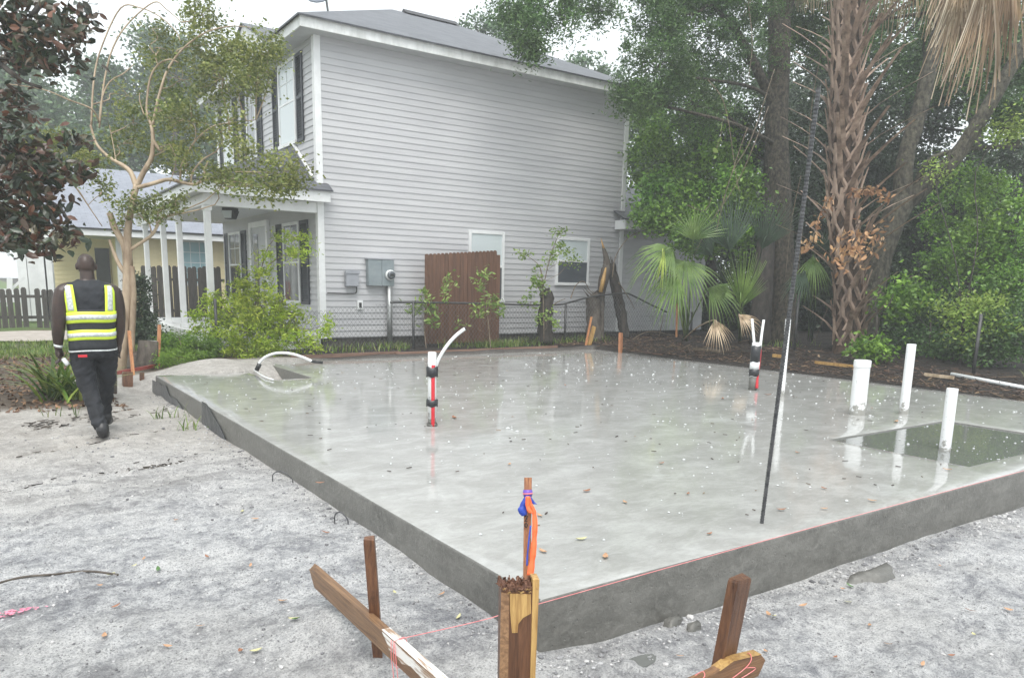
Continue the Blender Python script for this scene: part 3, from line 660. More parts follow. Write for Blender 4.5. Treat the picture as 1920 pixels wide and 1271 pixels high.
# one-storey rear wing
wing_x = 14.6
MB().box((11.54, HY0 + .02, .22), (wing_x, HY0 + 4, 2.8)).build('wall', MAT['siding'], house)
me = sidingmesh(wing_x - 11.54, H_C); me.materials.append(MAT['siding'])
wg = [c for c in house.children if c.name.startswith('wall.')][0]
for k in range(21): link('siding_board', me, wg, (11.54 - HX0, -0.001, .24 + k * H_C))
MB().box((11.2, 11.66, 2.74), (wing_x + .3, 11.69, 2.95)).build('fascia', MAT['white_dirty'], house, .004)
MB().box((11.2, 11.692, 2.74), (11.56, HY0 - .035, 2.96)).build('eave_return', MAT['white_trim'], house, .004)
MB().box((11.57, 11.692, 2.75), (wing_x + .3, HY0 + .1, 2.77)).build('soffit', MAT['soffit'], house)
uvmesh('wing_roof', [[(11.14, 11.62, 2.98), (wing_x + .4, 11.62, 2.98), (wing_x + .4, 14.2, 4.15), (11.56, 14.2, 4.15), (11.56, 12.05, 3.2), (11.14, 12.05, 3.2)]], MAT['shingle_grey'], house)

# fixtures on the house
mb = MB().tube([(2.6, 14.6, 2.83), (2.6, 14.6, 2.77)], .17, 4, smooth=False).tube([(2.6, 14.6, 2.77), (2.6, 14.6, 2.60)], [.19, .12], 4, smooth=False)
lp = thing('porch_ceiling_lamp', 'dark square lantern under the porch ceiling of the grey house', 'lamp', (2.6, 14.6, 2.6)); mb.build('lamp_frame', MAT['dark_pipe_metal'], lp)
MB().tube([(2.6, 14.6, 2.765), (2.6, 14.6, 2.615)], [.165, .105], 4, smooth=False).build('lamp_glass', MAT['blind'], lp).location += Vector((-.03, -.03, 0))
mp = thing('electric_meter_panel', 'grey electric service panel with round glass meter on the siding', 'meter panel', (4.84, 12.0, .05))
cab = MB().box((4.555, 11.93, 1.27), (4.85, 12.06, 1.79)).build('cabinet', MAT['grey_metal'], mp, .006)
MB().box((4.853, 11.925, 1.27), (5.12, 12.06, 1.79)).build('meter_housing', MAT['grey_metal'], mp, .006)
MB().box((4.53, 11.92, 1.795), (5.14, 12.06, 1.815)).build('rain_lid', MAT['grey_metal_light'], mp)
mt = MB().tube([(5.02, 11.925, 1.49), (5.02, 11.88, 1.49), (5.02, 11.87, 1.49)], [.105, .105, .10], 20).build('meter_ring', MAT['conduit_white'], mp)
MB().tube([(5.02, 11.87, 1.49), (5.02, 11.83, 1.49), (5.02, 11.815, 1.49)], [.085, .082, .06], 20).build('meter_glass', MAT['glass_screen'], mt)
MB().box((4.98, 11.811, 1.47), (5.06, 11.816, 1.52)).build('meter_dial', MAT['black_plastic'], mt)
MB().tube([(5.03, 11.97, 1.27), (5.03, 11.97, .0)], .055, 12).build('conduit', MAT['galv'], mp)
ub = thing('utility_box', 'small blue-grey utility box on the siding near the corner post', 'utility box', (4.22, 12.0, 1.2))
MB().box((4.09, 11.95, 1.25), (4.36, 12.06, 1.55)).build('box_body', MAT['grey_metal_light'], ub, .012)
MB().box((4.075, 11.93, 1.5), (4.375, 11.948, 1.56)).build('box_lid', MAT['grey_metal_light'], ub, .004)
MB().tube(spline([(4.32, 12.0, 1.25), (4.32, 12.0, 1.15), (4.24, 12.02, 1.11), (3.72, 12.03, 1.115)], 6), .012, 6).build('cable', MAT['black_plastic'], ub)
ol = MB().box((4.35, 12.03, .79), (4.47, 12.075, .97)).thing('outlet_box', MAT['white_trim'], 'white weatherproof outlet box low on the siding', 'outlet', bevel=.004)
MB().box((4.385, 12.015, .83), (4.435, 12.028, .93)).build('socket', MAT['black_plastic'], ol)
dsh = thing('satellite_dish', 'grey satellite dish on the roof corner of the grey house', 'satellite dish', (4.75, 13.2, 6.75))
DP = AD(607, 30, 16.2)
mb = MB(); C0 = A(AD(603, -16, 16.1)); ax = Vector((-.55, -.75, .30)).normalized(); a_ = ax.orthogonal().normalized(); b_ = ax.cross(a_)
Vd = []; Fd = []
for i in range(6):
    r = .40 * i / 5
    for k in range(18):
        t_ = k * math.pi / 9; Vd.append(Vector(C0) + a_ * (r * math.cos(t_)) + b_ * (r * .9 * math.sin(t_)) + ax * (r * r * .9))
for i in range(5):
    for k in range(18): Fd.append((i * 18 + k, i * 18 + (k + 1) % 18, (i + 1) * 18 + (k + 1) % 18, (i + 1) * 18 + k))
mb.add(Vd, Fd, True); dd = mb.build('reflector', MAT['dish_grey'], dsh); sm_ = dd.modifiers.new('s', 'SOLIDIFY'); sm_.thickness = .02
MB().tube([C0, C0 + A((.15, .12, -.12)), A(AD(616, 30, 16.4)), A(AD(617, 42, 16.5))], .025, 8).build('mast', MAT['galv'], dsh)
MB().tube(spline([C0 + A((0, 0, -.2)), C0 + A(ax) * .35 + A((0, 0, -.2)), C0 + A(ax) * .5], 4), .014, 6).build('feed_arm', MAT['galv'], dsh)
cb = [AD(614, 24, 16.2), AD(620, 32, 16.1), AD(625, 48, 15.6), AD(623, 75, 15.3), AD(617, 96, 15.3), AD(620, 120, 15.4), AD(623, 160, 15.4), AD(624, 210, 15.4)]
MB().tube(spline(cb, 6), .011, 6).thing('dish_cable', MAT['conduit_white'], 'thin white cable dangling from the satellite dish over the siding', 'cable')

# leaning fence panel in front of the side window
gx0, gx1 = AY(797, 560, 11.6)[0], AY(937, 560, 11.6)[0]; gz0, gz1 = AY(797, 476, 11.6)[2], AY(930, 469, 11.6)[2]
gp = thing('wood_fence_panel', 'reddish brown dog-eared wooden fence panel standing against the house wall', 'fence panel', ((gx0 + gx1) / 2, 11.6, .05))
bw = (gx1 - gx0) / 20
for k in range(20):
    x0 = gx0 + k * bw; top = gz0 + (gz1 - gz0) * k / 19 if k < 19 else gz1 - .1
    g = .0022; y0 = 11.60 + .004 * random.uniform(-1, 1); pts = [(x0 + g, .10), (x0 + bw - g, .10), (x0 + bw - g, top - .03), (x0 + bw - .026, top), (x0 + .026, top), (x0 + g, top - .03)]
    if k == 19: pts = [(x0 + g, .10), (x0 + bw - g, .10), (x0 + bw - g, top), (x0 + g, top)]
    MB().prism(pts, 'y', y0, y0 + .018).build('board', MAT['gate_wood'], gp)
for z in (.35, 1.15, 1.75): MB().box((gx0 + .03, 11.62, z), (gx1 - .05, 11.66, z + .09)).build('rail', MAT['gate_wood'], gp)
print('house ok')

# ------------------------------------------------------------------ yellow house and fences beyond the left side
YW = 26.3
yh = thing('yellow_house', 'cream yellow one-storey house with blue-grey roof behind the crape myrtle', 'house', (3, YW, 0))
yw = MB().box((1.95, YW + .02, -.1), (9, YW + 6, 3.0)).build('wall', MAT['yellow_siding'], yh)
me = sidingmesh(7.0, .15); me.materials.append(MAT['yellow_siding'])
for k in range(19): link('siding_board', me, yw, (2.0 - 3, 0, .05 + k * .15))
yr = MB().box((-.35, YW + 1.9, -.1), (1.94, YW + 6, 3.0)).build('porch_wall', MAT['yellow_siding'], yh)
me = sidingmesh(2.28, .15); me.materials.append(MAT['yellow_siding'])
for k in range(19): link('siding_board', me, yr, (-.35 - 3, 1.88, .05 + k * .15))
MB().box((1.89, YW - .04, -.05), (2.05, YW + .1, 2.95)).build('corner_trim', MAT['white_trim'], yh)
MB().box((1.45, YW + 1.82, .15), (1.9, YW + 1.875, 2.35)).build('door', MAT['dark_shutter'], yh)
ZF0, ZF1 = 2.66, 2.84
MB().box((-.15, YW - .62, ZF0), (9.4, YW - .58, ZF1)).build('fascia', MAT['white_trim'], yh)
MB().box((-.15, YW - .575, ZF0), (9.4, YW + 1.9, ZF0 + .03)).build('soffit', MAT['soffit'], yh)
MB().box((-.2, YW - .66, ZF1 + .002), (9.4, YW - .5, ZF1 + .05)).build('gutter', MAT['dark_pipe_metal'], yh)
uvmesh('roof', [[(-.25, YW - .66, ZF1 + .06), (9.5, YW - .66, ZF1 + .06), (9.5, YW + 3.9, 5.3), (-.25, YW + 3.9, 5.3)]], MAT['shingle_blue'], yh)
wn = MB()
wx0, wx1, wz0, wz1 = 3.92, 4.85, 1.2, 2.62
wn.box((wx0 - .09, YW - .05, wz0 - .09), (wx0, YW + .02, wz1 + .09)).box((wx1, YW - .05, wz0 - .09), (wx1 + .09, YW + .02, wz1 + .09)).box((wx0, YW - .049, wz1), (wx1, YW + .02, wz1 + .089)).box((wx0, YW - .049, wz0 - .089), (wx1, YW + .02, wz0))
wo = wn.build('window', MAT['white_trim'], yh)
simple('teal_pane', (.26, .42, .46), (.34, .50, .54), .15, 2)
for i in range(3):
    for j in range(4):
        a, c = wx0 + (wx1 - wx0) * i / 3, wz0 + (wz1 - wz0) * j / 4
        MB().box((a + .012, YW - .034, c + .012), (a + (wx1 - wx0) / 3 - .012, YW - .028, c + (wz1 - wz0) / 4 - .012)).build('pane', MAT['teal_pane'], wo)
MB().box((wx0, YW - .026, wz0), (wx1, YW - .02, wz1)).build('muntin', MAT['white_trim'], wo)
# white porch at its left end
for px, wd in ((44, .26), (62, .30), (80, .24), (92, .22)):
    p = AY(px, 520, 24.6); MB().box((p[0] - wd / 2, 24.6, .0), (p[0] + wd / 2, 24.6 + wd, 2.55)).build('porch_column', MAT['white_trim'], yh, .01)
p = AY(99, 520, 25.0); MB().tube([(p[0], 25, 0), (p[0], 25, 2.6)], .05, 8).build('downpipe', MAT['white_dirty'], yh)
MB().box((-1.55, 24.9, .55), (-.15, 24.95, .95)).build('porch_skirt', MAT['white_trim'], yh)
rl = MB().beam(AY(18, 545, 24.3), AY(46, 520, 24.3), .07, .05); rl.beam(AY(18, 575, 24.3), AY(18, 522, 24.3), .14, .14); rl.build('stair_rail', MAT['white_trim'], yh)
MB().box((-4.5, 30, -.1), (-1.5, 33, 1.35)).thing('red_shed', MAT['red_tape'], 'small red blur of a shed behind the white stair rail', 'shed')

def picket_fence(name, label, px0, px1, y, ztop, zbot, wd, gap, skip=(), group=None, jit=.03):
    x0, x1 = AY(px0, 580, y)[0], AY(px1, 580, y)[0]
    f = thing(name, label, 'fence', ((x0 + x1) / 2, y, zbot), group); rr = random.Random(int(px0 + 999))
    n = int((x1 - x0) / (wd + gap)); base = {}
    me = None
    for v in range(3):
        h = ztop - zbot; P = [(-wd / 2, 0), (wd / 2, 0), (wd / 2, h - .05), (wd / 2 - .03, h), (-wd / 2 + .03, h - .008 * v), (-wd / 2, h - .05)]
        q = MB().prism(P, 'y', 0, .02); m2 = bpy.data.meshes.new('picket'); m2.from_pydata(q.v, [], q.f); m2.materials.append(MAT['old_picket']); base[v] = m2
    for i in range(n):
        x = x0 + (i + .5) * (wd + gap)
        if any(a < PROJ((x, y, .4))[0] < b for a, b in skip): continue
        o = link('picket', base[i % 3], f, (x - f.location.x, rr.uniform(-.004, .004), rr.uniform(-jit, jit) - .02)); o.rotation_euler = (0, rr.uniform(-.012, .012), 0)
    for z in (.25, .75): MB().box((x0, y + .025, zbot + (ztop - zbot) * z), (x1, y + .065, zbot + (ztop - zbot) * z + .08)).build('rail', MAT['old_picket'], f)
    return f
picket_fence('picket_fence', 'weathered dark picket fence with a gap beside the worker', -40, 128, 22.2, 1.03, -.10, .13, .03, skip=((53, 64),))
picket_fence('privacy_fence', 'taller weathered plank fence seen between the porch posts', 268, 424, 21.4, 1.72, -.06, .13, .008)

# ------------------------------------------------------------------ chain-link fence between slab and house
FY = 11.05
cf = thing('chain_link_fence', 'rusty chain-link fence with a bent top rail in front of the house', 'fence', (7, FY, .05))
def fx(px, py): return A(AY(px, py, FY))
for px, t0, b0 in ((403, 560, 640), (775, 566, 660), (1061, 570, 645), (1298, 585, 632)):
    a, b = fx(px, t0), fx(px, b0); b[0] = a[0]; MB().tube([b - A((0, 0, .2)), a], .026, 8).build('post', MAT['dark_pipe_metal'], cf)
rail = [fx(732, 567), fx(780, 567), fx(900, 569), fx(1000, 572), fx(1050, 571), fx(1075, 565), fx(1110, 556), fx(1145, 552), fx(1172, 550), fx(1186, 554), fx(1220, 571), fx(1250, 585)]
MB().tube(spline(rail, 5), .021, 8).build('top_rail', MAT['dark_pipe_metal'], cf)
RX = [p[0] for p in rail]; RZ_ = [p[2] for p in rail]
def ftop(x): return float(np.interp(x, [fx(400, 560)[0], fx(600, 576)[0]] + RX, [.86, .88] + RZ_)) - .02
V = []; F = []; x = fx(404, 600)[0]; dx = .042; dzv = .055; i = 0; xe = fx(1252, 590)[0]
while x < xe:
    zt = ftop(x); z = .10; pts = []; k = 0
    while z < zt: pts.append((x + (dx if (k + i) % 2 else -dx) * .5 * 1.0 + (dx * .02 if k % 2 else 0), FY + (.006 if (k + i) % 2 else -.006), z)); z += dzv; k += 1
    if len(pts) > 2:
        v, f = tubegeo(pts, .0036, 3, False); b = len(V); V += [tuple(q) for q in v]; F += [tuple(j + b for j in g) for g in f]
    x += dx; i += 1
og = cf.location
o = link('wire_mesh', fastmesh('wire_mesh', A(V) - A(og), F, MAT['wire']), cf); o['kind'] = 'stuff'
for k, (px, tp, bt, x) in enumerate(((1489, 545, 655, 11.35), (1825, 588, 700, 11.3))):
    q = AX(px, bt, x); q2 = AX(px, tp, x)
    MB().tube([(x, q[1], q[2] - .15), (x, q[1], q2[2])], .028, 8).thing('metal_fence_post', MAT['dark_pipe_metal'], ('bare grey steel fence post beside the palm trunk', 'bare grey steel fence post in front of the green thicket')[k], 'post', 'bare fence posts on the mulch bed')

# ------------------------------------------------------------------ pipes in the slab
def zt(x, y, py):
    lo, hi = -3.0, 12.0
    for _ in range(50):
        m_ = (lo + hi) / 2
        if PROJ((x, y, m_))[1] > py: lo = m_
        else: hi = m_
    return lo
def pipe(name, label, x, y, py, r, z0=0.0, group='plumbing stubs in the slab', lean=(0, 0)):
    h = zt(x, y, py) - z0
    mb = MB(); mb.v = []; n = 24
    V = []; F = []
    prof = [(0, r), (h - .012, r), (h - .004, r * .985), (h, r * .93), (h, r * .80), (h - .06, r * .80)]
    if name == 'drain_pipe_stub': prof = [(0, r), (h - .075, r), (h - .075, r * 1.07), (h - .02, r * 1.07), (h - .004, r * 1.04), (h, r * .97), (h + .004, 0.001)]
    for (zz, rr_) in prof:
        for k in range(n): a = 2 * math.pi * k / n; V.append((rr_ * math.cos(a) + lean[0] * zz / h, rr_ * math.sin(a) + lean[1] * zz / h, zz))
    for i in range(len(prof) - 1):
        for k in range(n): F.append((i * n + k, i * n + (k + 1) % n, (i + 1) * n + (k + 1) % n, (i + 1) * n + k))
    V.append((0, 0, h - .06)); c = len(V) - 1
    if name != 'drain_pipe_stub':
        for k in range(n): F.append(((len(prof) - 1) * n + k, (len(prof) - 1) * n + (k + 1) % n, c))
    me = bpy.data.meshes.new(name); me.from_pydata(V, [], F); me.materials.append(MAT['pvc'])
    for p in me.polygons: p.use_smooth = True
    o = link(name, me); o.location = (x, y, z0); es = o.modifiers.new('es', 'EDGE_SPLIT'); es.split_angle = .8
    return tag(o, label, 'pipe', group), h
pipe('plastic_vent_pipe', 'slim white plastic pipe standing right behind the steel rebar', 6.5, 3.53, 598, .034)
pipe('drain_pipe_stub', 'short thick white drain pipe smeared with cement at its foot', 5.99, 2.19, 675, .083)
pipe('plastic_vent_pipe', 'tall white plastic pipe to the right of the thick drain pipe', 6.52, 1.96, 645, .048)
pipe('plastic_vent_pipe', 'white plastic pipe standing in the water-filled slab recess', 4.97, .756, 728, .046, -.06)
def taped(label, x, y, pytop, r, flex, bands, stub_h=None, group='taped electrical stubs'):
    h = zt(x, y, pytop); t_ = thing('taped_conduit_stub', label, 'conduit', (x, y, 0), group)
    MB().tube([(x, y, 0), (x, y, h - .01), (x, y, h)], [r, r, r * .93], 20).build('pipe', MAT['pvc'], t_)
    for pts, rr_, mname in flex: MB().tube(spline(pts, 6), rr_, 10).build('flexible_conduit', MAT[mname], t_)
    for (a, b, mname, ro, ph0, ph1) in bands:
        V = []; F = []; n = 20; full = ph1 - ph0 > 6.2
        for zz in (a, (a + b) / 2, b):
            for k in range(n + 1):
                an = ph0 + (ph1 - ph0) * k / n; V.append((x + math.cos(an) * ro * (1 + .02 * math.sin(zz * 90 + k)), y + math.sin(an) * ro, zz + .006 * math.sin(k * 1.3)))
        for i in range(2):
            for k in range(n): F.append((i * (n + 1) + k, i * (n + 1) + k + 1, (i + 1) * (n + 1) + k + 1, (i + 1) * (n + 1) + k))
        o = MB().add(V, F, True).build('tape_band', MAT[mname], t_); s = o.modifiers.new('s', 'SOLIDIFY'); s.thickness = .004
    return t_
x, y = 1.552, 3.802; TAU = 6.2832; H1 = zt(x, y, 660)
fl = A((math.cos(4.05), math.sin(4.05), 0))                              # side that looks at the camera
p0 = A((x, y, 0)) + fl * .034 + A(ROT[:, 0]) * .014
def along(px, py): q = A(AD(px, py, 7.13)); return q
taped('taped pipe stub with curved white conduit near the slab centre, red and black bands', x, y, 660, .040,
      [([p0 + A((.004, 0, .56)), along(816, 690), along(823, 672), along(838, 648), along(855, 629), along(872, 616)], .016, 'conduit_white'), ([p0 + A((0, 0, .0)), p0 + A((0, 0, .25)), p0 + A((0, 0, .50)), p0 + A((.004, 0, .58))], .018, 'red_tape')],
      [(H1 * .67, H1 * .80 - .0, 'black_tape', .056, 0, TAU), (H1 * .27, H1 * .36, 'black_tape', .056, 0, TAU), (0.0, .02, 'slab_side', .052, 0, TAU)])
MB().tube([along(871.5, 616.4), along(873.5, 615.2)], .0165, 10).build('conduit_end', MAT['black_plastic'], bpy.data.objects['taped_conduit_stub'])
x, y = 6.63, 4.08; H2 = zt(x, y, 642)
def al2(px, py): return A(AD(px, py, 10.15))
taped('taped pipe stub with two white prongs near the far palm, black white red bands', x, y, 642, .056,
      [([al2(1414, 642), al2(1412, 620), al2(1410, 598)], .018, 'conduit_white'), ([al2(1425, 655), al2(1428, 628), al2(1432, 600)], .018, 'conduit_white'), ([al2(1419, 728), al2(1420, 705), al2(1424, 672), al2(1425, 655)], .020, 'red_tape')],
      [(H2 * .60, H2 * .93, 'black_tape', .066, 0, TAU), (H2 * .30, H2 * .44, 'black_tape', .068, 0, TAU), (H2 * .442, H2 * .598, 'conduit_white', .063, 0, TAU), (0.0, H2 * .28, 'slab_side', .058, 0, TAU)])
# white conduit looping out of the sand at the back left
def al3(px, py, d=11.2): return A(AD(px, py, d))
lc = thing('looped_conduit', 'white flexible conduit arching out of the sand at the slab back edge', 'conduit', al3(484, 690))
MB().tube(spline([al3(483, 688), al3(488, 678), al3(500, 668), al3(520, 662), al3(545, 663), al3(568, 670), al3(586, 678)], 6), .021, 10).build('flexible_conduit', MAT['conduit_white'], lc)
MB().tube([al3(486, 682) + A((0, -.02, 0)), al3(481, 694)], .034, 10).build('black_end', MAT['black_plastic'], lc)
MB().tube([al3(584, 677.5), al3(605, 680)], .022, 8).build('black_end', MAT['black_plastic'], lc)
MB().tube(spline([AZ(476, 694, -.02), AZ(493, 705, .01), AZ(512, 712, .015)], 4), .012, 6).thing('white_lead_wire', MAT['conduit_white'], 'short white lead lying on sand beside the slab notch', 'cable')
# rebar
rb0 = A((1.751, .21, -.02)); rb1 = A(AD(1535, 165, PROJ((1.751, .21, 0))[2] * .80)); L = np.linalg.norm(rb1 - rb0); nn = int(L / .0088)
pts = [rb0 + (rb1 - rb0) * i / nn for i in range(nn + 1)]
MB().tube(pts, [.0120 if i % 2 else .0098 for i in range(nn + 1)], 8, smooth=False).thing('rebar_rod', MAT['rebar_steel'], 'long dark ribbed steel rebar rising out of the slab', 'rebar')

# ------------------------------------------------------------------ batter boards, stakes and strings in the foreground
bb = MB().add([(-.70, .90, -.02), (-.662, .93, -.005), (-.662, .86, -.089), (-.70, .84, -.089), (-.70, -1.3, 0), (-.662, -1.3, 0), (-.662, -1.3, -.089), (-.70, -1.3, -.089), (-.70, .84, .0), (-.662, .88, .0)],
    [(0, 8, 9, 1), (0, 1, 2, 3), (8, 4, 5, 9), (3, 2, 6, 7), (4, 7, 6, 5), (0, 3, 7, 4, 8), (1, 9, 5, 6, 2)])
bo = bb.thing('batter_board', MAT['board_wood_y'], 'wet brown batter board on edge with pink string tied round it', 'board', 'batter boards', .002)
simple('worn_white', (.30, .20, .13), (.72, .70, .66), .6, 9, (6, .6, 6), bmp=.3, lo=.40, hi=.52)
MB().box((-.699, -1.29, .0008), (-.663, .10, .0022)).build('worn_top', MAT['worn_white'], bo)
MB().add([(-.7016, .09, -.006), (-.7016, .05, -.030), (-.7016, .03, -.052), (-.7016, -.02, -.047), (-.7016, -.08, -.060), (-.7016, -.15, -.038), (-.7016, -.30, -.050), (-.7016, -1.2, -.03), (-.7016, -1.2, -.002), (-.7016, .09, -.001)], [tuple(range(10))]).build('worn_edge', MAT['worn_white'], bo)
mb = MB(); P = [(-.35, -.098), (.395, -.085), (.43, -.03), (.40, .0), (.24, .018), (.16, .0), (-.35, -.085 + .06)]
mb.prism([(px_, pz_) for px_, pz_ in P], 'y', -.82, -.782); b2 = mb.thing('batter_board', MAT['board_wood_x'], 'broken brown batter board nailed low across the right stake', 'board', 'batter boards', .002)
MB().add([(.17, -.823, .002), (.24, -.823, .020), (.40, -.823, .002), (.405, -.780, .002), (.24, -.78, .020), (.17, -.78, .002)], [(0, 1, 4, 5), (1, 2, 3, 4)]).build('split_face', MAT['split_wood'], b2)
def stake(name, label, base, top, wa, wb, side, matn='stake_wood', tip=True, group='wooden stakes', chip=0):
    """four-sided stake with worn top and pencil-pointed foot"""
    p, q = Vector(base), Vector(top); d = (q - p).normalized(); a = Vector(side); a = (a - d * a.dot(d)).normalized(); b = d.cross(a)
    V = []; lv = [(p - d * .18, .25), (p - d * .02, .9), (p + d * .05, 1), (p + (q - p) * .5, 1.0), (q - d * .012, 1.0), (q, .93)]
    for c, s in lv:
        for i, j in ((-1, -1), (1, -1), (1, 1), (-1, 1)): V.append(c + a * (i * wa / 2 * s) + b * (j * wb / 2 * s))
    F = [(3, 2, 1, 0)]
    for l in range(len(lv) - 1):
        for k in range(4): F.append((l * 4 + k, l * 4 + (k + 1) % 4, l * 4 + 4 + (k + 1) % 4, l * 4 + 4 + k))
    e = (len(lv) - 1) * 4; rr = random.Random(int(base[0] * 1000)); V.append(q + d * .001); c = len(V) - 1
    for k in range(4): V[e + k] = V[e + k] + d * rr.uniform(-.004, .003); F.append((e + k, e + (k + 1) % 4, c))
    return MB().add(V, F).thing(name, MAT[matn], label, 'stake', group)
stake('wooden_stake', 'slim dark brown stake leaning behind the left batter board', (-.625, .30, -.20), tuple(AD(692, 1008, 2.98)), .042, .042, (1, -.55, 0))
stake('wooden_stake', 'wide wet brown stake standing behind the broken board at lower right', (.24, -.735, -.35), tuple(AD(1388, 1082, 2.70)), .089, .04, (1, .12, 0))
# big frayed stake at the corner
BS = AD(973, 1090, 2.42); bx, by = BS[0], BS[1]
bs = thing('frayed_corner_stake', 'thick split stake with frayed mallet-beaten top at the slab corner', 'stake', (bx, by, -.35))
ua = Vector((.90, -.44, 0)).normalized(); ub_ = Vector((.44, .90, 0)).normalized()
def bl(u, v, z): return tuple(Vector((bx, by, 0)) + ua * u + ub_ * v + Vector((0, 0, z)))
zt_ = BS[2]
def pbox(u0, u1, v0, v1, z0, z1, lean=0.0):
    return MB().add([bl(u0, v0, z0), bl(u1, v0, z0), bl(u1, v1, z0), bl(u0, v1, z0), bl(u0 - .004 + lean, v0, z1), bl(u1 + .006 + lean, v0, z1), bl(u1 + .006 + lean, v1, z1), bl(u0 - .004 + lean, v1, z1)], [(0, 3, 2, 1), (4, 5, 6, 7), (0, 1, 5, 4), (1, 2, 6, 5), (2, 3, 7, 6), (3, 0, 4, 7)])
pbox(-.056, .040, -.019, .040, -.4, zt_ - .012).build('stake_body', MAT['stake_wood'], bs, .002)
mb = MB().add([bl(-.060, -.0195, -.4), bl(-.028, -.0215, -.4), bl(-.034, -.0225, zt_ - .03), bl(-.060, -.020, zt_ - .025)], [(0, 1, 2, 3)]); mb.build('worn_face', MAT['board_wood_y'], bs)
mb = MB().add([bl(-.032, -.0225, zt_ - .03), bl(.036, -.0225, zt_ - .035), bl(.038, -.022, zt_ - .10), bl(.012, -.0215, zt_ - .115), bl(-.002, -.021, zt_ - .135), bl(-.004, -.0215, zt_ - .165), bl(-.022, -.0205, zt_ - .165), bl(-.03, -.0215, zt_ - .09)], [tuple(range(8))]); s_ = mb.build('split_face', MAT['split_wood'], bs); q_ = s_.modifiers.new('s', 'SOLIDIFY'); q_.thickness = .003
pbox(.041, .052, -.024, .030, -.4, zt_ + .014, .004).build('side_splinter', MAT['split_wood'], bs)
V = []; F = []; rr = random.Random(8)
for k in range(170):
    u, v = rr.uniform(-.060, .048), rr.uniform(-.024, .042); h = rr.uniform(.004, .026); a = rr.uniform(0, 6.28); ln = rr.uniform(.004, .014); tx, ty = rr.uniform(-.014, .014), rr.uniform(-.014, .014)
    b = len(V); z = zt_ - .018
    for i, j in ((-1, -.4), (1, -.4), (1, .4), (-1, .4)):
        V.append(bl(u + i * ln * math.cos(a) * .5 - j * ln * math.sin(a) * .5, v + i * ln * math.sin(a) * .5 + j * ln * math.cos(a) * .5, z)); 
    for i, j in ((-1, -.3), (1, -.3), (1, .3), (-1, .3)):
        V.append(bl(u + tx + i * ln * math.cos(a) * .4, v + ty + j * ln * .4, z + h))
    F += [(b + 4, b + 5, b + 6, b + 7)] + [(b + i, b + (i + 1) % 4, b + 4 + (i + 1) % 4, b + 4 + i) for i in range(4)]
wood('fray', (.055, .022, .016), (.20, .10, .06), .7)
MB().add(V, F).build('frayed_top', MAT['fray'], bs, kind='stuff')
V = []; F = []
for k in range(9):
    u, v = rr.uniform(-.055, .045), rr.uniform(-.03, -.02); a = rr.uniform(0, 3); b = len(V); l_ = rr.uniform(.006, .014); z = zt_ - .02 + rr.uniform(-.006, .008)
    dx_, dz_ = l_ * math.cos(a), l_ * math.sin(a)
    V += [bl(u - dx_ / 2 - dz_ * .2, v, z - dz_ / 2 + dx_ * .2), bl(u + dx_ / 2 - dz_ * .2, v - .004, z + dz_ / 2 + dx_ * .2), bl(u + dx_ / 2 + dz_ * .2, v - .006, z + dz_ / 2 - dx_ * .2), bl(u - dx_ / 2 + dz_ * .2, v, z - dz_ / 2 - dx_ * .2)]; F.append((b, b + 1, b + 2, b + 3))
MB().add(V, F).build('splinters', MAT['split_wood'], bs, kind='stuff')
# survey lath with ribbons behind it
dl = PROJ((-.075, -.10, .2))[2]; lt = A(AD(990, 895, dl)); lb = lt + (A(AD(988, 1078, dl)) - lt) * 1.55
la = thing('survey_lath', 'thin survey lath with orange and blue ribbons at the slab corner', 'lath', tuple(lb))
MB().beam(lb, lt, .010, .030, (.45, .89, 0)).build('lath', MAT['lath_wood'], la)
def onl(px, py, off=.0): return A(AD(px, py, dl - .02 - off))
def ribbon(pts, wd, mname, seed=0):
    P = spline(pts, 5); V = []; F = []; rr = random.Random(seed)
    for i, p in enumerate(P):
        an = .5 * math.sin(i * .9 + seed); s_ = A(ROT[:, 0]) * math.cos(an) + A((0, .3, .0)) * math.sin(an)
        wv_ = wd if not callable(wd) else wd(i / (len(P) - 1)); V += [p - s_ * wv_ / 2, p + s_ * wv_ / 2]
    for i in range(len(P) - 1): F.append((2 * i, 2 * i + 1, 2 * i + 3, 2 * i + 2))
    o = MB().add(V, F, True).build('ribbon', MAT[mname], la); s = o.modifiers.new('s', 'SOLIDIFY'); s.thickness = .001
MB().tube([onl(989.5, 918, -.02), onl(989.5, 923, -.02), onl(989.8, 930, -.02)], [.0185, .02, .018], 10).build('ribbon_knot', MAT['ribbon_purple'], la)
MB().tube([onl(989.5, 923.6, -.02), onl(989.6, 926, -.02)], .0212, 10).build('ribbon_knot', MAT['string_pink'], la)
ribbon([onl(989, 928), onl(984, 942), onl(979, 955), onl(983, 967)], lambda t: .014 + .022 * math.sin(t * 2.6), 'ribbon_blue', 1)
ribbon([onl(991, 930), onl(998, 940), onl(1003, 945)], .018, 'ribbon_blue', 2)
ribbon([onl(990, 930, .01), onl(995, 945, .01), onl(1001, 960, .01), onl(1003, 985, .01), onl(1001, 1020, .01), onl(998, 1050, .01), onl(994, 1078, .01)], lambda t: .016 + .012 * t, 'ribbon_orange', 4)
ribbon([onl(990, 931, .014), onl(990, 950, .014), onl(996, 962, .014)], .020, 'ribbon_orange', 3)
ribbon([onl(995, 985, .018), onl(992, 1010, .018), onl(989, 1040, .018), onl(988, 1060, .018)], .007, 'ribbon_blue', 6)
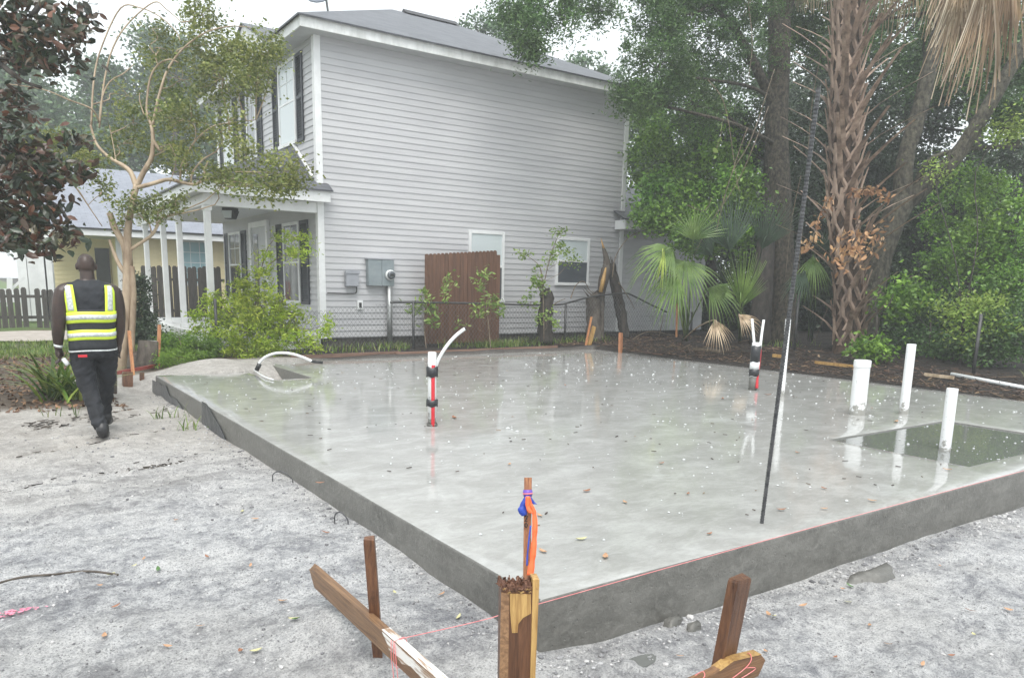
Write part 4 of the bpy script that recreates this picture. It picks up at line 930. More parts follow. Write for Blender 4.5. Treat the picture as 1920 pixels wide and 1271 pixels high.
# handwritten figures on the lath: 20
mb = MB()
def stroke(pts, off=.0): mb.tube([onl(a, b, off) for a, b in pts], .0028, 5)
stroke([(983.6, 968), (986, 965.5), (988.8, 967.5), (987.5, 972), (984, 977), (989, 977)])
stroke([(984, 982 + 2 * 0), (987, 980), (989.4, 984), (987, 989), (984.3, 986.5), (984, 982)])
mb.build('ink_figures', MAT['ink'], la)

# strings
def string(name, label, segs, r=.0016):
    mb = MB()
    for s in segs: mb.tube(spline(s, 4), r, 5)
    return mb.thing(name, MAT['string_pink'], label, 'string', 'pink mason strings')
string('mason_string', 'pink mason string along the slab right edge to the left batter board', [[(-.68, -.012, .004), (-.3, -.014, -.010), (0, -.016, -.004), (2, -.018, .012), (5, -.018, .014), (9, -.015, .012)], [(-.705, -.02, .004), (-.655, -.02, .005), (-.655, -.03, -.09), (-.705, -.03, -.092), (-.706, -.02, .003)], [(-.706, .0, .002), (-.709, -.005, -.06), (-.708, -.02, -.13), (-.712, -.04, -.22)], [(-.707, -.03, .003), (-.710, -.05, -.07), (-.709, -.06, -.16), (-.716, -.02, -.24)]])
string('mason_string', 'pink string looped round the broken batter board', [[(.05, -.826, -.01), (.08, -.83, .012), (.1, -.80, .01), (.06, -.778, -.02)], [(.22, -.828, -.045), (.30, -.83, -.02), (.33, -.83, .006), (.35, -.80, .012), (.34, -.778, -.03)], [(.30, -.829, -.02), (.36, -.83, -.04), (.25, -.829, -.06)]])
# wire loops by the left face
for px0, px1, pt, pb, lab in ((512, 548, 879, 903, 'bent wire tie looping out of the sand beside the slab side face'), (628, 652, 955, 980, 'small bent wire end in sand near the slab corner')):
    a, b = A(AZ(px0, pb, -.2)), A(AZ(px1, pb + 2, -.2)); t_ = A(AD((px0 + px1) / 2, pt, PROJ(a)[2]))
    MB().tube(spline([a - A((0, 0, .03)), a + A((0, 0, 1)) * (t_[2] - a[2]) * .55, a * .72 + b * .28 + A((0, 0, 1)) * (t_[2] - a[2]) * .85, a * .4 + b * .6 + A((0, 0, 1)) * (t_[2] - a[2]) * .8, b + A((0, 0, 1)) * (t_[2] - a[2]) * .3, b - A((0, 0, .03))], 6), .0045, 6).thing('wire_loop', MAT['rebar_steel'], lab, 'wire', 'bent wires beside the slab')
# stakes, boards and cut log at the far left corner
def fs(px, pyb, pyt, z, wd, matn, label, name='wooden_stake', dl_=0):
    b = A(AZ(px, pyb, z)); t_ = A(AD(px + dl_, pyt, PROJ(b)[2])); return stake(name, label, tuple(b), tuple(t_), wd, wd * .6, (1, .1, 0), matn, group='stakes at the far slab corner')
fs(250, 706, 620, -.13, .045, 'orange_lath', 'tall thin orange lath beside the crape myrtle trunk', 'marker_lath', -8)
fs(296, 690, 609, -.10, .05, 'orange_lath', 'dark-sided orange lath beside the cut log section', 'marker_lath', 3)
fs(239, 726, 697, -.2, .13, 'stake_wood', 'squat brown stake in front of the red string board')
fs(266, 722, 698, -.2, .06, 'stake_wood', 'small pointed stake left of the slab far corner')
fs(211, 740, 690, -.2, .10, 'dead_bark', 'dark stake end right behind the worker legs')
lg = A(AZ(276, 690, -.10)); lgt = A(AD(279, 640, PROJ(lg)[2]))
lo = thing('cut_log', 'upright cut log section with pale sawn top behind the slab corner', 'log', tuple(lg))
MB().tube([lg - A((0, 0, .1)), lg + A((0, 0, .08)), (lg + lgt) / 2, lgt], [.19, .175, .165, .16], 16, jit=.03).build('log_bark', MAT['dead_bark'], lo)
MB().tube([lgt + A((0, 0, .001)), lgt + A((0, 0, .006))], [.150, .148], 16).build('sawn_top', MAT['crumb'], lo)
a, b = A(AZ(216, 706, -.1)), A(AZ(290, 692, -.1)); MB().beam(a + A((0, 0, .05)), b + A((0, 0, .05)), .05, .03).thing('form_board', MAT['red_wood'], 'red-stained low board between the stakes at the far slab corner', 'board', 'boards')
# form boards along the back of the slab and the far corner stakes
MB().beam((2.35, 10.22, .045), (4.4, 10.25, .05), .09, .045).thing('form_board', MAT['form_board'], 'pinkish form board lying along the slab back edge, left length', 'board', 'boards')
MB().beam((4.3, 10.20, .03), (8.05, 10.19, .05), .10, .05).thing('form_board', MAT['form_board'], 'long wet form board along the slab back edge below the fence panel', 'board', 'boards')
fsx = A((8.98, 10.3, -.05)); d_ = PROJ(fsx)[2]
stake('wooden_stake', 'bright split stake standing at the far slab corner', (8.95, 10.24, 0), tuple(AD(1114, 612, d_)), .09, .04, (1, 0, 0), 'split_wood', group='stakes at the far slab corner')
MB().beam((8.84, 10.22, -.05), AD(1109, 594, d_ - .1), .045, .02).thing('marker_lath', MAT['orange_lath'], 'pale orange lath against the far corner stake', 'lath', 'laths')
q = A(AZ(1163, 659, .02)); stake('wooden_stake', 'short grey-brown stake just right of the far slab corner', tuple(q), tuple(AD(1164, 624, PROJ(q)[2])), .09, .05, (1, .3, 0), 'lath_wood', group='stakes at the far slab corner')
MB().beam((9.12, 10.1, .01), (9.14, 8.2, .01), .08, .04).thing('form_board', MAT['stake_wood'], 'dark reddish form board at the far corner along the mulch bed', 'board', 'boards')
print('objects ok')

# ------------------------------------------------------------------ foliage tools
T_RHOMB = (A([(-.5, 0, 0), (0, -.28, .06), (.5, 0, -.04), (0, .28, .06)]), [(0, 1, 2), (0, 2, 3)])
T_NARROW = (A([(-.5, 0, 0), (-.05, -.15, .04), (.5, 0, -.10), (-.05, .15, .04)]), [(0, 1, 2), (0, 2, 3)])
T_OVAL = (A([(-.5, 0, 0), (-.2, -.21, .05), (.15, -.20, .04), (.5, 0, -.08), (.15, .20, .04), (-.2, .21, .05), (0, 0, 0)]), [(0, 1, 6), (1, 2, 6), (2, 3, 6), (3, 4, 6), (4, 5, 6), (5, 0, 6)])
T_NARROW2 = (A([(-.5, 0, 0), (-.15, -.15, .05), (.2, -.13, .03), (.5, 0, -.10), (.2, .13, .03), (-.15, .15, .05)]), [(0, 1, 5), (1, 2, 5), (2, 4, 5), (2, 3, 4)])
def leafgeo(P, size, tpl, rng, up=None, droop=0.0, jit=.35, flat=0.0):
    """leaf templates at points P; size metres; flat pulls leaf normals upwards"""
    P = np.asarray(P); n = len(P)
    d = rng.normal(size=(n, 3)); d[:, 2] = d[:, 2] * .7 - droop; d /= np.linalg.norm(d, axis=1)[:, None]
    r = rng.normal(size=(n, 3)); r[:, 2] += flat * 2.5
    s = np.cross(d, r); s /= np.linalg.norm(s, axis=1)[:, None] + 1e-9; nn = np.cross(s, d) * -1
    L = size * (1 + jit * rng.uniform(-1, 1, n)); T, F = tpl
    V = P[:, None, :] + L[:, None, None] * (T[None, :, 0, None] * d[:, None, :] + T[None, :, 1, None] * s[:, None, :] + T[None, :, 2, None] * nn[:, None, :])
    k = len(T); Fa = (np.asarray(F)[None] + (np.arange(n) * k)[:, None, None]).reshape(-1, 3)
    return V.reshape(-1, 3), Fa
def clumps(blobs, rng, per=70, sub=.28, dens=1.0, shell=.5, flat=.75):
    """leaf positions: each blob (centre, radii, clump count) holds clumps, each clump a scatter of leaves; also the clump centres"""
    P = []; C = []
    for c, r, n in blobs:
        n = max(1, int(n * dens)); u = rng.normal(size=(n, 3)); u /= np.linalg.norm(u, axis=1)[:, None]
        rad = rng.uniform(0, 1, n) ** (1 / 3.0); rad = shell * np.maximum(rad, rng.uniform(.6, 1.0, n)) + (1 - shell) * rad
        cc = A(c) + u * rad[:, None] * A(r); C.append(cc)
        k = rng.poisson(per, n); idx = np.repeat(np.arange(n), k)
        sz = sub * rng.uniform(.55, 1.35, n)
        P.append(cc[idx] + rng.normal(size=(len(idx), 3)) * (sz[idx, None] * A((.62, .62, .62 * flat))))
    return np.concatenate(P), np.concatenate(C)
def B(px, py, d, rx, ry, n, rd=None):
    """blob from picture size at depth d (all in metres once placed)"""
    k = d / FPX; return (AD(px, py, d), (rx * k, (rd if rd else (rx + ry) / 2 * k), ry * k), n)
def leafobj(name, P, size, tpl, mat, parent, rng, **kw):
    V, F = leafgeo(P, size, tpl, rng, **kw); og = A(origin(parent))
    return link(name, fastmesh(name, V - og, F, MAT[mat]), parent)
def limb(p, q, r0, r1, rng, bend=.12, n=6):
    p, q = A(p), A(q); L = np.linalg.norm(q - p); off = rng.normal(size=(2, 3)) * L * bend; off[:, 2] = abs(off[:, 2]) * .6
    pts = spline([p, p + (q - p) * .35 + off[0], p + (q - p) * .7 + off[1] * .6, q], 3); m_ = len(pts)
    return pts, [r0 + (r1 - r0) * i / (m_ - 1) for i in range(m_)]
def tree(name, label, base, trunk, blobs, leaf, size, bark='oak_bark', tpl=T_RHOMB, per=70, sub=.28, seed=0, group=None, limbs=True, tw=.006, cat='tree', extra=(), sides=10, lr=.10, twig_frac=.35, **kw):
    """trunk: list of (polyline, radii); limbs run to every blob, twigs to clumps"""
    rng = np.random.default_rng(seed + 100); t_ = thing(name, label, cat, tuple(base), group)
    mb = MB()
    for pts, rad in trunk:
        P = spline(pts, 5); R = list(np.interp(np.linspace(0, 1, len(P)), np.linspace(0, 1, len(rad)), rad)); mb.tube(P, R, sides, jit=.07)
    P, C = clumps(blobs, rng, per, sub, **{k: kw.pop(k) for k in list(kw) if k in ('dens', 'shell', 'flat')})
    if limbs:
        allp = np.concatenate([A(spline(pts, 4)) for pts, _ in trunk]); rmax = max(max(r) for _, r in trunk)
        for c, r, n in blobs:
            dd = np.linalg.norm(allp - A(c), axis=1) + 1.2 * np.maximum(0, allp[:, 2] - c[2] + .3); s = allp[int(np.argmin(dd))]
            if np.linalg.norm(s - A(c)) < 14: pts, rad = limb(s, c, min(rmax * .35, lr), min(.02, lr * .4), rng); mb.tube(pts, rad, 6, False)
        ci = 0
        cs = A([b[0] for b in blobs])
        for c in C[rng.uniform(size=len(C)) < twig_frac]:
            s = cs[int(np.argmin(np.linalg.norm(cs - c, axis=1)))]; pts, rad = limb(s, c, tw * 2, tw * .6, rng, .1); mb.tube(pts, rad, 4, False)
    mb.build('trunk', MAT[bark], t_)
    lv = leafobj('crown', P, size, tpl, leaf, t_, rng, **kw)
    return t_, rng
def near_ground(px, py, z): p = AZ(px, py, z); return p

# ------------------------------------------------------------------ trees behind on the right
GR = 'trees behind the mulch bed'
def TP(*pts): return [tuple(AD(px, py, d)) for px, py, d in pts]
ob = AZ(1466, 640, .2); od = PROJ(ob)[2]
tree('oak_tree', 'stout grey-barked oak rising left of the palm trunk', ob,
     [(TP((1464, 655, od), (1468, 560, od), (1462, 400, od), (1456, 230, od), (1462, 60, od), (1450, -160, od)), (.36, .30, .27, .25, .25, .2)),
      (TP((1462, 60, od), (1500, -60, od - .5)), (.14, .10)), (TP((1456, 210, od), (1380, 60, od - .6), (1260, -60, od - 1), (1120, -60, od - 1.2), (1010, -30, od - 1.4)), (.12, .09, .07, .05, .03))],
     [B(1240, 20, 15.5, 60, 55, 60), B(1330, 60, 16.5, 90, 90, 90), B(1230, 130, 15.5, 70, 70, 75), B(1190, 185, 15.3, 45, 35, 35), B(1300, 200, 16.5, 60, 50, 35), B(1290, -30, 16, 100, 60, 70), B(1400, 120, 17.5, 60, 120, 60), B(1020, 10, 14.6, 55, 40, 26), B(985, 60, 14.4, 35, 30, 16), B(960, 15, 14.6, 40, 30, 16), B(1100, -5, 14.8, 50, 22, 14), B(1130, 25, 15, 25, 30, 7), B(990, 90, 14.2, 24, 18, 16), B(1060, 50, 14.6, 22, 32, 8), B(1400, -20, 16, 80, 60, 60), B(1540, -40, 17, 80, 60, 50)],
     'lf_oak', .09, tpl=T_NARROW, per=95, sub=.23, seed=1, group=GR, droop=.35, lr=.045)
tree('slim_oak', 'slim dark trunk standing just left of the stout oak', AZ(1425, 632, .2),
     [(TP((1424, 650, 16.8), (1430, 540, 16.8), (1442, 380, 17.2), (1448, 250, 17.6)), (.24, .22, .19, .14))],
     [B(1420, 260, 18, 70, 60, 30), B(1370, 300, 18.5, 60, 60, 30)], 'lf_dark', .085, 'dark_bark', per=80, seed=2, group=GR, lr=.04)
tree('leafy_tree', 'dense leafy tree filling the gap between the house corner and the oak', AD(1330, 560, 18.5),
     [(TP((1340, 620, 18.5), (1330, 450, 18.6), (1310, 300, 18.8), (1290, 200, 19)), (.14, .12, .09, .05))],
     [B(1230, 300, 18.5, 50, 55, 36), B(1280, 250, 19, 70, 50, 40), B(1330, 310, 18.2, 70, 80, 85), B(1260, 380, 17.6, 60, 55, 62), B(1380, 390, 17.6, 70, 80, 70), B(1310, 440, 17.2, 60, 40, 45), B(1210, 220, 20, 35, 60, 20), B(1345, 220, 19.5, 50, 40, 20), B(1230, 405, 17.0, 28, 22, 16)],
     'lf_shrub', .10, 'dark_bark', per=75, sub=.26, seed=3, group=GR)
fb = AZ(1622, 655, .19); fd = PROJ(fb)[2]
tree('forked_tree', 'leaning grey tree that forks to the right of the palm', fb,
     [(TP((1608, 690, fd), (1622, 600, fd), (1650, 480, fd), (1692, 375, fd)), (.34, .28, .25, .25)),
      (TP((1692, 380, fd), (1697, 300, fd), (1726, 200, fd), (1752, 90, fd), (1790, -30, fd)), (.19, .17, .155, .15, .14)),
      (TP((1694, 385, fd), (1740, 345, fd - .2), (1795, 290, fd - .4), (1850, 205, fd - .6), (1900, 120, fd - .8), (1960, 20, fd - 1)), (.18, .16, .15, .135, .12, .10)),
      (TP((1715, 350, fd), (1735, 310, fd - .2), (1765, 290, fd - .2), (1830, 278, fd - .2), (1915, 274, fd - .2)), (.07, .06, .05, .045, .04))],
     [B(1800, -20, 16, 70, 50, 30), B(1880, 160, 18, 50, 50, 26), B(1700, 60, 19, 60, 60, 30), B(1890, 215, 15.2, 35, 30, 20), B(1620, 30, 20, 70, 60, 36), B(1560, 60, 18, 60, 60, 40), B(1500, 20, 18, 60, 60, 40), B(1740, 130, 19, 60, 60, 40), B(1840, 60, 19, 80, 60, 40), B(1900, 120, 17, 40, 40, 20)], 'lf_oak', .095, 'oak_bark_mossy', per=85, sub=.32, seed=4, group=GR, lr=.05)
k = 0
for lab, bp, trunkp, bl in (
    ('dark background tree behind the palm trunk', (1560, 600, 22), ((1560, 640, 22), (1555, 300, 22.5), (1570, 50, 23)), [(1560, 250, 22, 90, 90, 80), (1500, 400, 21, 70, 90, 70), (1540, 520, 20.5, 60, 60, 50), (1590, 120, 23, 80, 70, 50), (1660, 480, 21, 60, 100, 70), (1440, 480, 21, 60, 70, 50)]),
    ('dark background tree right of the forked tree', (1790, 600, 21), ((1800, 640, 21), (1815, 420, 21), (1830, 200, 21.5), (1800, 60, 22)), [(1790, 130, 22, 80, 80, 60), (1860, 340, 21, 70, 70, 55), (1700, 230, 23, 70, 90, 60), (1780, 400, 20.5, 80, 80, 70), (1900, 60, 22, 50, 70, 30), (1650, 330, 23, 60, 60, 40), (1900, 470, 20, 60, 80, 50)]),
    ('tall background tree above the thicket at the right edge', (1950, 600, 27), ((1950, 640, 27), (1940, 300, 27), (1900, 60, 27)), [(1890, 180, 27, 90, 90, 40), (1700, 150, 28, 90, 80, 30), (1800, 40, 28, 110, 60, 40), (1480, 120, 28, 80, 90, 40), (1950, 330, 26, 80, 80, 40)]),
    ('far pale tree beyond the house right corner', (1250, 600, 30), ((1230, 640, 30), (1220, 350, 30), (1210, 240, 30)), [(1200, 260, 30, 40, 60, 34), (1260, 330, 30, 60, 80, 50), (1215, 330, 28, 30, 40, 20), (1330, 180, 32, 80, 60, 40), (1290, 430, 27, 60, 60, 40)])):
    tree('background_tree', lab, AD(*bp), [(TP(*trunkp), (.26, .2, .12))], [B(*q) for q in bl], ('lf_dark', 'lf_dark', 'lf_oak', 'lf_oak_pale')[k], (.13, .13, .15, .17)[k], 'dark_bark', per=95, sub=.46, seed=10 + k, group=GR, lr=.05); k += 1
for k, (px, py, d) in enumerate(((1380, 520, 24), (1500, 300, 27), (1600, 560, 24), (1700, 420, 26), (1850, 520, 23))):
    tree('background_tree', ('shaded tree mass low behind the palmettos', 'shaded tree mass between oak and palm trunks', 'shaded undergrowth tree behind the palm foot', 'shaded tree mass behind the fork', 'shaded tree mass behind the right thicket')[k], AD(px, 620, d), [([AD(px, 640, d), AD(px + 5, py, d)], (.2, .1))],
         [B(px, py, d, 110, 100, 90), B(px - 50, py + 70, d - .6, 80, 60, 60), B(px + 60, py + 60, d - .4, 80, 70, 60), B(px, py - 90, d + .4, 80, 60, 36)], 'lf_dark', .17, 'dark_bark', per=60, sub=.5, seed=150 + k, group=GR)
# thicket of shrubs on the right
for k, (lab, base, bl, lf, sz) in enumerate((
    ('green leafy shrub at the right behind the steel post', (1830, 690, 14.6), [(1790, 400, 16.2, 50, 50, 34), (1860, 360, 16.2, 50, 40, 28), (1830, 470, 15.0, 55, 50, 46), (1900, 440, 14.5, 36, 70, 40), (1770, 500, 16.4, 40, 50, 30), (1880, 540, 14.2, 50, 40, 34), (1820, 330, 16.5, 30, 24, 10)], 'lf_shrub', .085),
    ('yellow-green sprig shrub in front of the thicket', (1800, 690, 13.4), [(1800, 580, 13.2, 34, 20, 9), (1850, 570, 13.2, 28, 16, 8), (1870, 615, 13.2, 25, 20, 6), (1815, 620, 13.2, 22, 24, 6), (1760, 320, 15, 30, 20, 6), (1885, 240, 14.6, 30, 26, 10)], 'lf_light', .07),
    ('low dark shrub along the foot of the thicket', (1740, 690, 14.4), [(1720, 590, 15.6, 40, 40, 28), (1770, 600, 15.0, 50, 50, 38), (1850, 650, 13.4, 60, 30, 34), (1700, 640, 15.0, 40, 26, 20), (1910, 610, 13.2, 40, 60, 30), (1780, 655, 14.2, 50, 24, 24)], 'lf_oak', .075),
    ('young sapling with glossy leaves beside the forked trunk', (1640, 680, 13.6), [(1632, 655, 13.4, 22, 16, 10), (1668, 580, 13.8, 25, 22, 10), (1690, 545, 13.8, 18, 14, 6), (1720, 560, 14.4, 26, 20, 8)], 'lf_shrub', .10))):
    tree('thicket_shrub', lab, AD(*base), [(TP((base[0], base[1], base[2]), (base[0] + 5, base[1] - 90, base[2])), (.03, .015))], [B(*q) for q in bl], lf, sz, 'dark_bark', tpl=T_RHOMB if lf != 'lf_light' else T_OVAL, per=55, sub=.24, seed=30 + k, group='shrubs of the thicket', cat='shrub', lr=.02)

# ------------------------------------------------------------------ palms
def palm_boots(pt, core, label, rows=24, seed=1, z0=None):
    rng = random.Random(seed); P = spline(pt, 8); t_ = thing('sabal_palm', label, 'palm tree', tuple(P[0]), 'palms')
    R = list(np.interp(np.linspace(0, 1, len(P)), [0, .1, .3, 1], [core * 1.25, core * 1.05, core, core * .9])); MB().tube(P, R, 14, jit=.06).build('trunk', MAT['palm_core'], t_)
    cum = [0]
    for i in range(1, len(P)): cum.append(cum[-1] + np.linalg.norm(P[i] - P[i - 1]))
    tot = cum[-1]; PA = A(P)
    for r in range(rows):
        s = tot * (.035 + .965 * r / rows); c = A([np.interp(s, cum, PA[:, k]) for k in range(3)])
        for k in range(7):
            an = (k + .5 * (r % 2)) * 2 * math.pi / 7 + rng.uniform(-.12, .12); rad = A((math.cos(an), math.sin(an), 0)); tan = A((-math.sin(an), math.cos(an), 0))
            long_ = rng.random() < (.85 if abs(math.cos(an - 2.55)) < .72 else .10); L = rng.uniform(1.1, 1.6) if long_ else rng.uniform(.30, .5); L *= (.65 if r < 5 else 1); tilt = rng.uniform(.75, 1.02) if long_ else .22
            up = A((0, 0, 1)); tw_ = rng.uniform(-.12, .12); V = []; F = []
            def sec(q, hw, th): V.extend([q - tan * hw, q + rad * th, q + tan * hw, q - rad * th])
            def skin(b, m_):
                F.append((b, b + 3, b + 2, b + 1)); F.append((b + 4 * m_ - 4, b + 4 * m_ - 3, b + 4 * m_ - 2, b + 4 * m_ - 1))
                for i in range(m_ - 1):
                    for j in range(4): F.append((b + i * 4 + j, b + i * 4 + (j + 1) % 4, b + i * 4 + 4 + (j + 1) % 4, b + i * 4 + 4 + j))
            join = c + rad * (core + .075) + up * .26
            for sg in (-1, 1):                                       # the split foot of the old leaf stalk
                b = len(V); sec(c + rad * (core * .93) + tan * (sg * .15) - up * .05, .034, .015); sec(c + rad * (core + .025) + tan * (sg * .080) + up * .10, .046, .020); sec(join, .038, .022); skin(b, 3)
            b = len(V); sec(join - up * .06 - rad * .01, .056, .024)
            for u, hw in ((.25, .050), (.6, .036), (1, .027)): sec(join + rad * (L * u * math.sin(tilt)) + up * (L * u * math.cos(tilt) - .10 * L * u * u) + tan * (tw_ * L * u * .4), hw, .013)
            skin(b, 4)
            MB().add(V, F).build('leaf_base', MAT['palm_boot'], t_)
    return t_
pb = AZ(1588, 660, .19); pd = PROJ(pb)[2]
palm = palm_boots(TP((1587, 672, pd), (1592, 560, pd), (1580, 420, pd), (1582, 300, pd), (1585, 150, pd), (1592, 0, pd), (1605, -180, pd)), .225, 'sabal palm with criss-crossed old leaf stubs up its trunk', 29)
def fan(parent, c, direc, up, R, n, matn, spread=2.4, droop=.25, petiole=None, seed=0, wide=.05, name='frond', split=.45, pleat=.012, rag=.0):
    """costapalmate fan leaf: pleated blades joined near the hub, free and drooping further out"""
    rng = random.Random(seed); d = Vector(direc).normalized(); u = Vector(up); u = (u - d * u.dot(d)).normalized(); s = d.cross(u); c = Vector(c); mb = MB()
    for k in range(n):
        a = -spread / 2 + spread * k / (n - 1) + rng.uniform(-.02, .02); dr = d * math.cos(a) + s * math.sin(a); sd = d * -math.sin(a) + s * math.cos(a); L = R * rng.uniform(.86 - rag, 1.05) * (1 - .22 * abs(a) / (spread / 2 + .01))
        V = []; m_ = 5; half = spread / (n - 1) * .5
        for i in range(m_ + 1):
            t_ = i / m_; q = c + dr * (L * t_) - Vector((0, 0, 1)) * (droop * L * t_ ** 2.6 * rng.uniform(.8, 1.2)) + u * (.06 * R * math.sin(t_ * 2.5))
            hw = L * t_ * math.tan(half) if t_ < split else L * split * math.tan(half) * (1 - (t_ - split) / (1 - split)) ** .8
            hw = max(hw, .0012); V += [q - sd * hw, q + u * (pleat * (1 if t_ > .05 else 0)), q + sd * hw]
        F = []
        for i in range(m_): F += [(i * 3, i * 3 + 1, i * 3 + 4, i * 3 + 3), (i * 3 + 1, i * 3 + 2, i * 3 + 5, i * 3 + 4)]
        mb.add(V, F)
    if petiole is not None: mb.tube(spline([petiole, (A(petiole) + A(c)) / 2 + A((0, 0, .08)), c, A(c) + A(d) * R * .25], 5), [.018] * 5 + [.014] * 5 + [.010] * 5 + [.004], 5)
    return mb.build(name, MAT[matn], parent)
def palmetto(label, base, fans, group='young palms at the mulch bed'):
    b = A(AZ(*base)); t_ = thing('palmetto_palm', label, 'palm', tuple(b), group)
    for k, (px, py, d, dx, dz, dy, R, n, m_, sp, dr) in enumerate(fans): fan(t_, AD(px, py, d), (A(ROT[:, 0]) * dx + A((0, 0, 1)) * dz + A(-ROT[:, 2]) * dy), -A(-ROT[:, 2]) + A((0, 0, .5)), R, n, m_, sp, dr, petiole=b + A((random.uniform(-.06, .06), random.uniform(-.06, .06), .02)), seed=k + int(px))
    return t_
palmetto('large drooping green palmetto beside the house wall', (1285, 640, .16), [
    (1285, 490, 14.2, -.2, -.9, -.5, 1.0, 26, 'frond_green', 2.9, .25), (1262, 470, 14.0, -.9, -.4, -.5, 1.05, 18, 'frond_green', 1.9, .6), (1300, 450, 14.4, .1, 1, -.2, .85, 22, 'frond_green', 2.4, .15), (1330, 540, 14.2, .7, -.5, -.4, .8, 18, 'frond_green', 2.0, .4), (1270, 520, 14.0, -.5, -.8, -.5, .9, 16, 'frond_green', 1.6, .4), (1245, 470, 13.8, -.15, -1, -.4, .85, 5, 'frond_yellow', .32, .05), (1340, 600, 14.0, .2, -.9, -.3, .6, 14, 'dead_frond', 1.5, .2)])
palmetto('bright upright fan palmetto left of the oak trunk', (1390, 640, .17), [
    (1388, 572, 13.8, -.10, 1, -.25, 1.12, 26, 'frond_bright', 1.05, .0), (1392, 575, 13.9, .45, .85, -.2, .75, 12, 'frond_green', .7, .05), (1375, 560, 14.2, -.9, .5, -.3, .6, 12, 'frond_green', 1.0, .25), (1385, 590, 13.8, .6, -.6, -.4, .5, 12, 'dead_frond', 1.4, .2)])
palmetto('tall bluish fan palmetto in shade behind the bright one', (1400, 625, .2), [
    (1368, 470, 15.4, -.25, 1, -.15, 1.3, 26, 'frond_blue', 1.7, .03), (1428, 468, 15.2, .25, 1, -.15, 1.25, 24, 'frond_blue', 1.3, .05), (1335, 480, 15.6, -.7, .8, -.1, .9, 20, 'frond_blue', 1.6, .12)])
palmetto('small drooping green palm between oak and sabal palm', (1520, 640, .2), [
    (1525, 480, 14.9, -.1, -1, -.3, .85, 16, 'frond_green', 1.4, .2), (1510, 510, 14.8, -.5, -.8, -.3, .7, 12, 'frond_blue', 1.3, .3), (1540, 470, 15, .3, .8, -.2, .6, 14, 'frond_blue', 1.8, .2)])
# second palm: trunk outside the picture on the right, its dead skirt hangs into view
p2 = thing('skirted_palm', 'palm with hanging straw-coloured dead fronds at the top right corner', 'palm tree', (11.6, 2.0, 0.03), 'palms')
MB().tube(spline([AD(2090, 690, 11.2), AD(2060, 300, 11.2), AD(2010, -60, 11.2), AD(1960, -330, 11.2)], 6), [.24] * 12 + [.22] * 7, 14, jit=.06).build('trunk', MAT['palm_core'], p2)
rr = random.Random(12)
for k in range(13):
    px = 1770 + 150 * k / 12 + rr.uniform(-8, 8); d = 11.0 + rr.uniform(-.5, .5); top = A(AD(px + rr.uniform(0, 20), rr.uniform(-130, -70), d)); L_ = rr.uniform(1.5, 1.95) + .55 * math.exp(-((px - 1840) / 45) ** 2) - (.35 if k > 10 else 0)
    fan(p2, top, A((0, 0, -1)) + A(ROT[:, 0]) * rr.uniform(-.12, .08) + (A(ROT[:, 0]) * .35 if k == 12 else 0), -A(-ROT[:, 2]), L_, 22, 'straw', .50, .0, petiole=A(AD(1975, -300, 11.2)), seed=k, split=.18, name='dead_frond', pleat=.03, rag=.32)
for k in range(7):
    px = 1640 + 22 * k; d = 15 + rr.uniform(-.4, .6); top = A(AD(px, rr.uniform(-120, -70), d))
    fan(palm, top, A((0, 0, -1)) + A(ROT[:, 0]) * rr.uniform(-.15, .1), -A(-ROT[:, 2]), rr.uniform(1.5, 2.1), 16, 'straw', .5, .0, petiole=A(AD(1606, -230, pd)), seed=40 + k, split=.2, name='dead_frond', pleat=.03, rag=.35)
for k, px in enumerate((1395, 1500, 1520, 1545)):
    fan(palm, A(AD(px, -60, 15.5)), A((0, 0, -1)) + A(ROT[:, 0]) * .1, -A(-ROT[:, 2]), 1.0, 12, 'dead_frond', .4, 0, petiole=A(AD(1600, -230, pd)), seed=60 + k, split=.25, name='dead_frond')
# dried brown sprays caught on the palm
for k, (lab, path) in enumerate((('dried curled brown leaf spray hooked on the palm stubs', ((1600, 358), (1625, 352), (1648, 358), (1668, 372))), ('dense dried brown leaf spray hanging low on the palm trunk', ((1575, 478), (1600, 455), (1620, 440), (1652, 425))), ('sparse dried leaf twig on the left of the palm trunk', ((1555, 370), (1540, 400), (1520, 455), (1508, 466))))):
    C = A(spline([AD(a, b, pd - .75) for a, b in path], 8)); rng = np.random.default_rng(k + 70); n = (90, 170, 60)[k]
    P = C[rng.integers(0, len(C), n)] + rng.normal(size=(n, 3)) * (.05, .16, .06)[k] - np.array([0, 0, (.06, .10, .02)[k]])
    s_ = thing('dried_leaf_spray', lab, 'dead leaves', tuple(C[0]), 'dried sprays on the palm'); leafobj('leaves', P, .11, T_OVAL, 'lf_dead', s_, rng, droop=1.0)
    MB().tube(C, .008, 4).build('twig', MAT['vine_stem'], s_)
# hanging vines and bare stems in front of the oak
rng = np.random.default_rng(9)
VN = [((1450, 130), (1410, 260), (1370, 330), (1340, 440)), ((1400, 240), (1378, 300), (1352, 380), (1340, 400)), ((1330, 150), (1360, 200), (1380, 330), (1390, 360)), ((1545, 90), (1520, 200), (1506, 380), (1494, 520), (1490, 600)), ((1440, 200), (1390, 330), (1330, 420), (1302, 480)), ((1500, 330), (1480, 420), (1470, 520)), ((1400, 0), (1408, 80), (1402, 150)), ((1560, 560), (1540, 600), (1530, 640)), ((1290, 385), (1320, 395), (1335, 370))]
VL = ('long bare vine crossing in front of the leafy tree from the oak', 'short bare vine hanging left of the oak at mid height', 'bare vine looping down beside the heart-leaved vine', 'thin vine dropping beside the rebar in front of the palm', 'long bare vine slanting from oak trunk to the big palmetto', 'thin vine in front of the oak trunk above the thin white pipe', 'short vine at the picture top left of the oak', 'bare root-like vine at the foot of the palm', 'short forked bare twig above the big drooping palmetto')
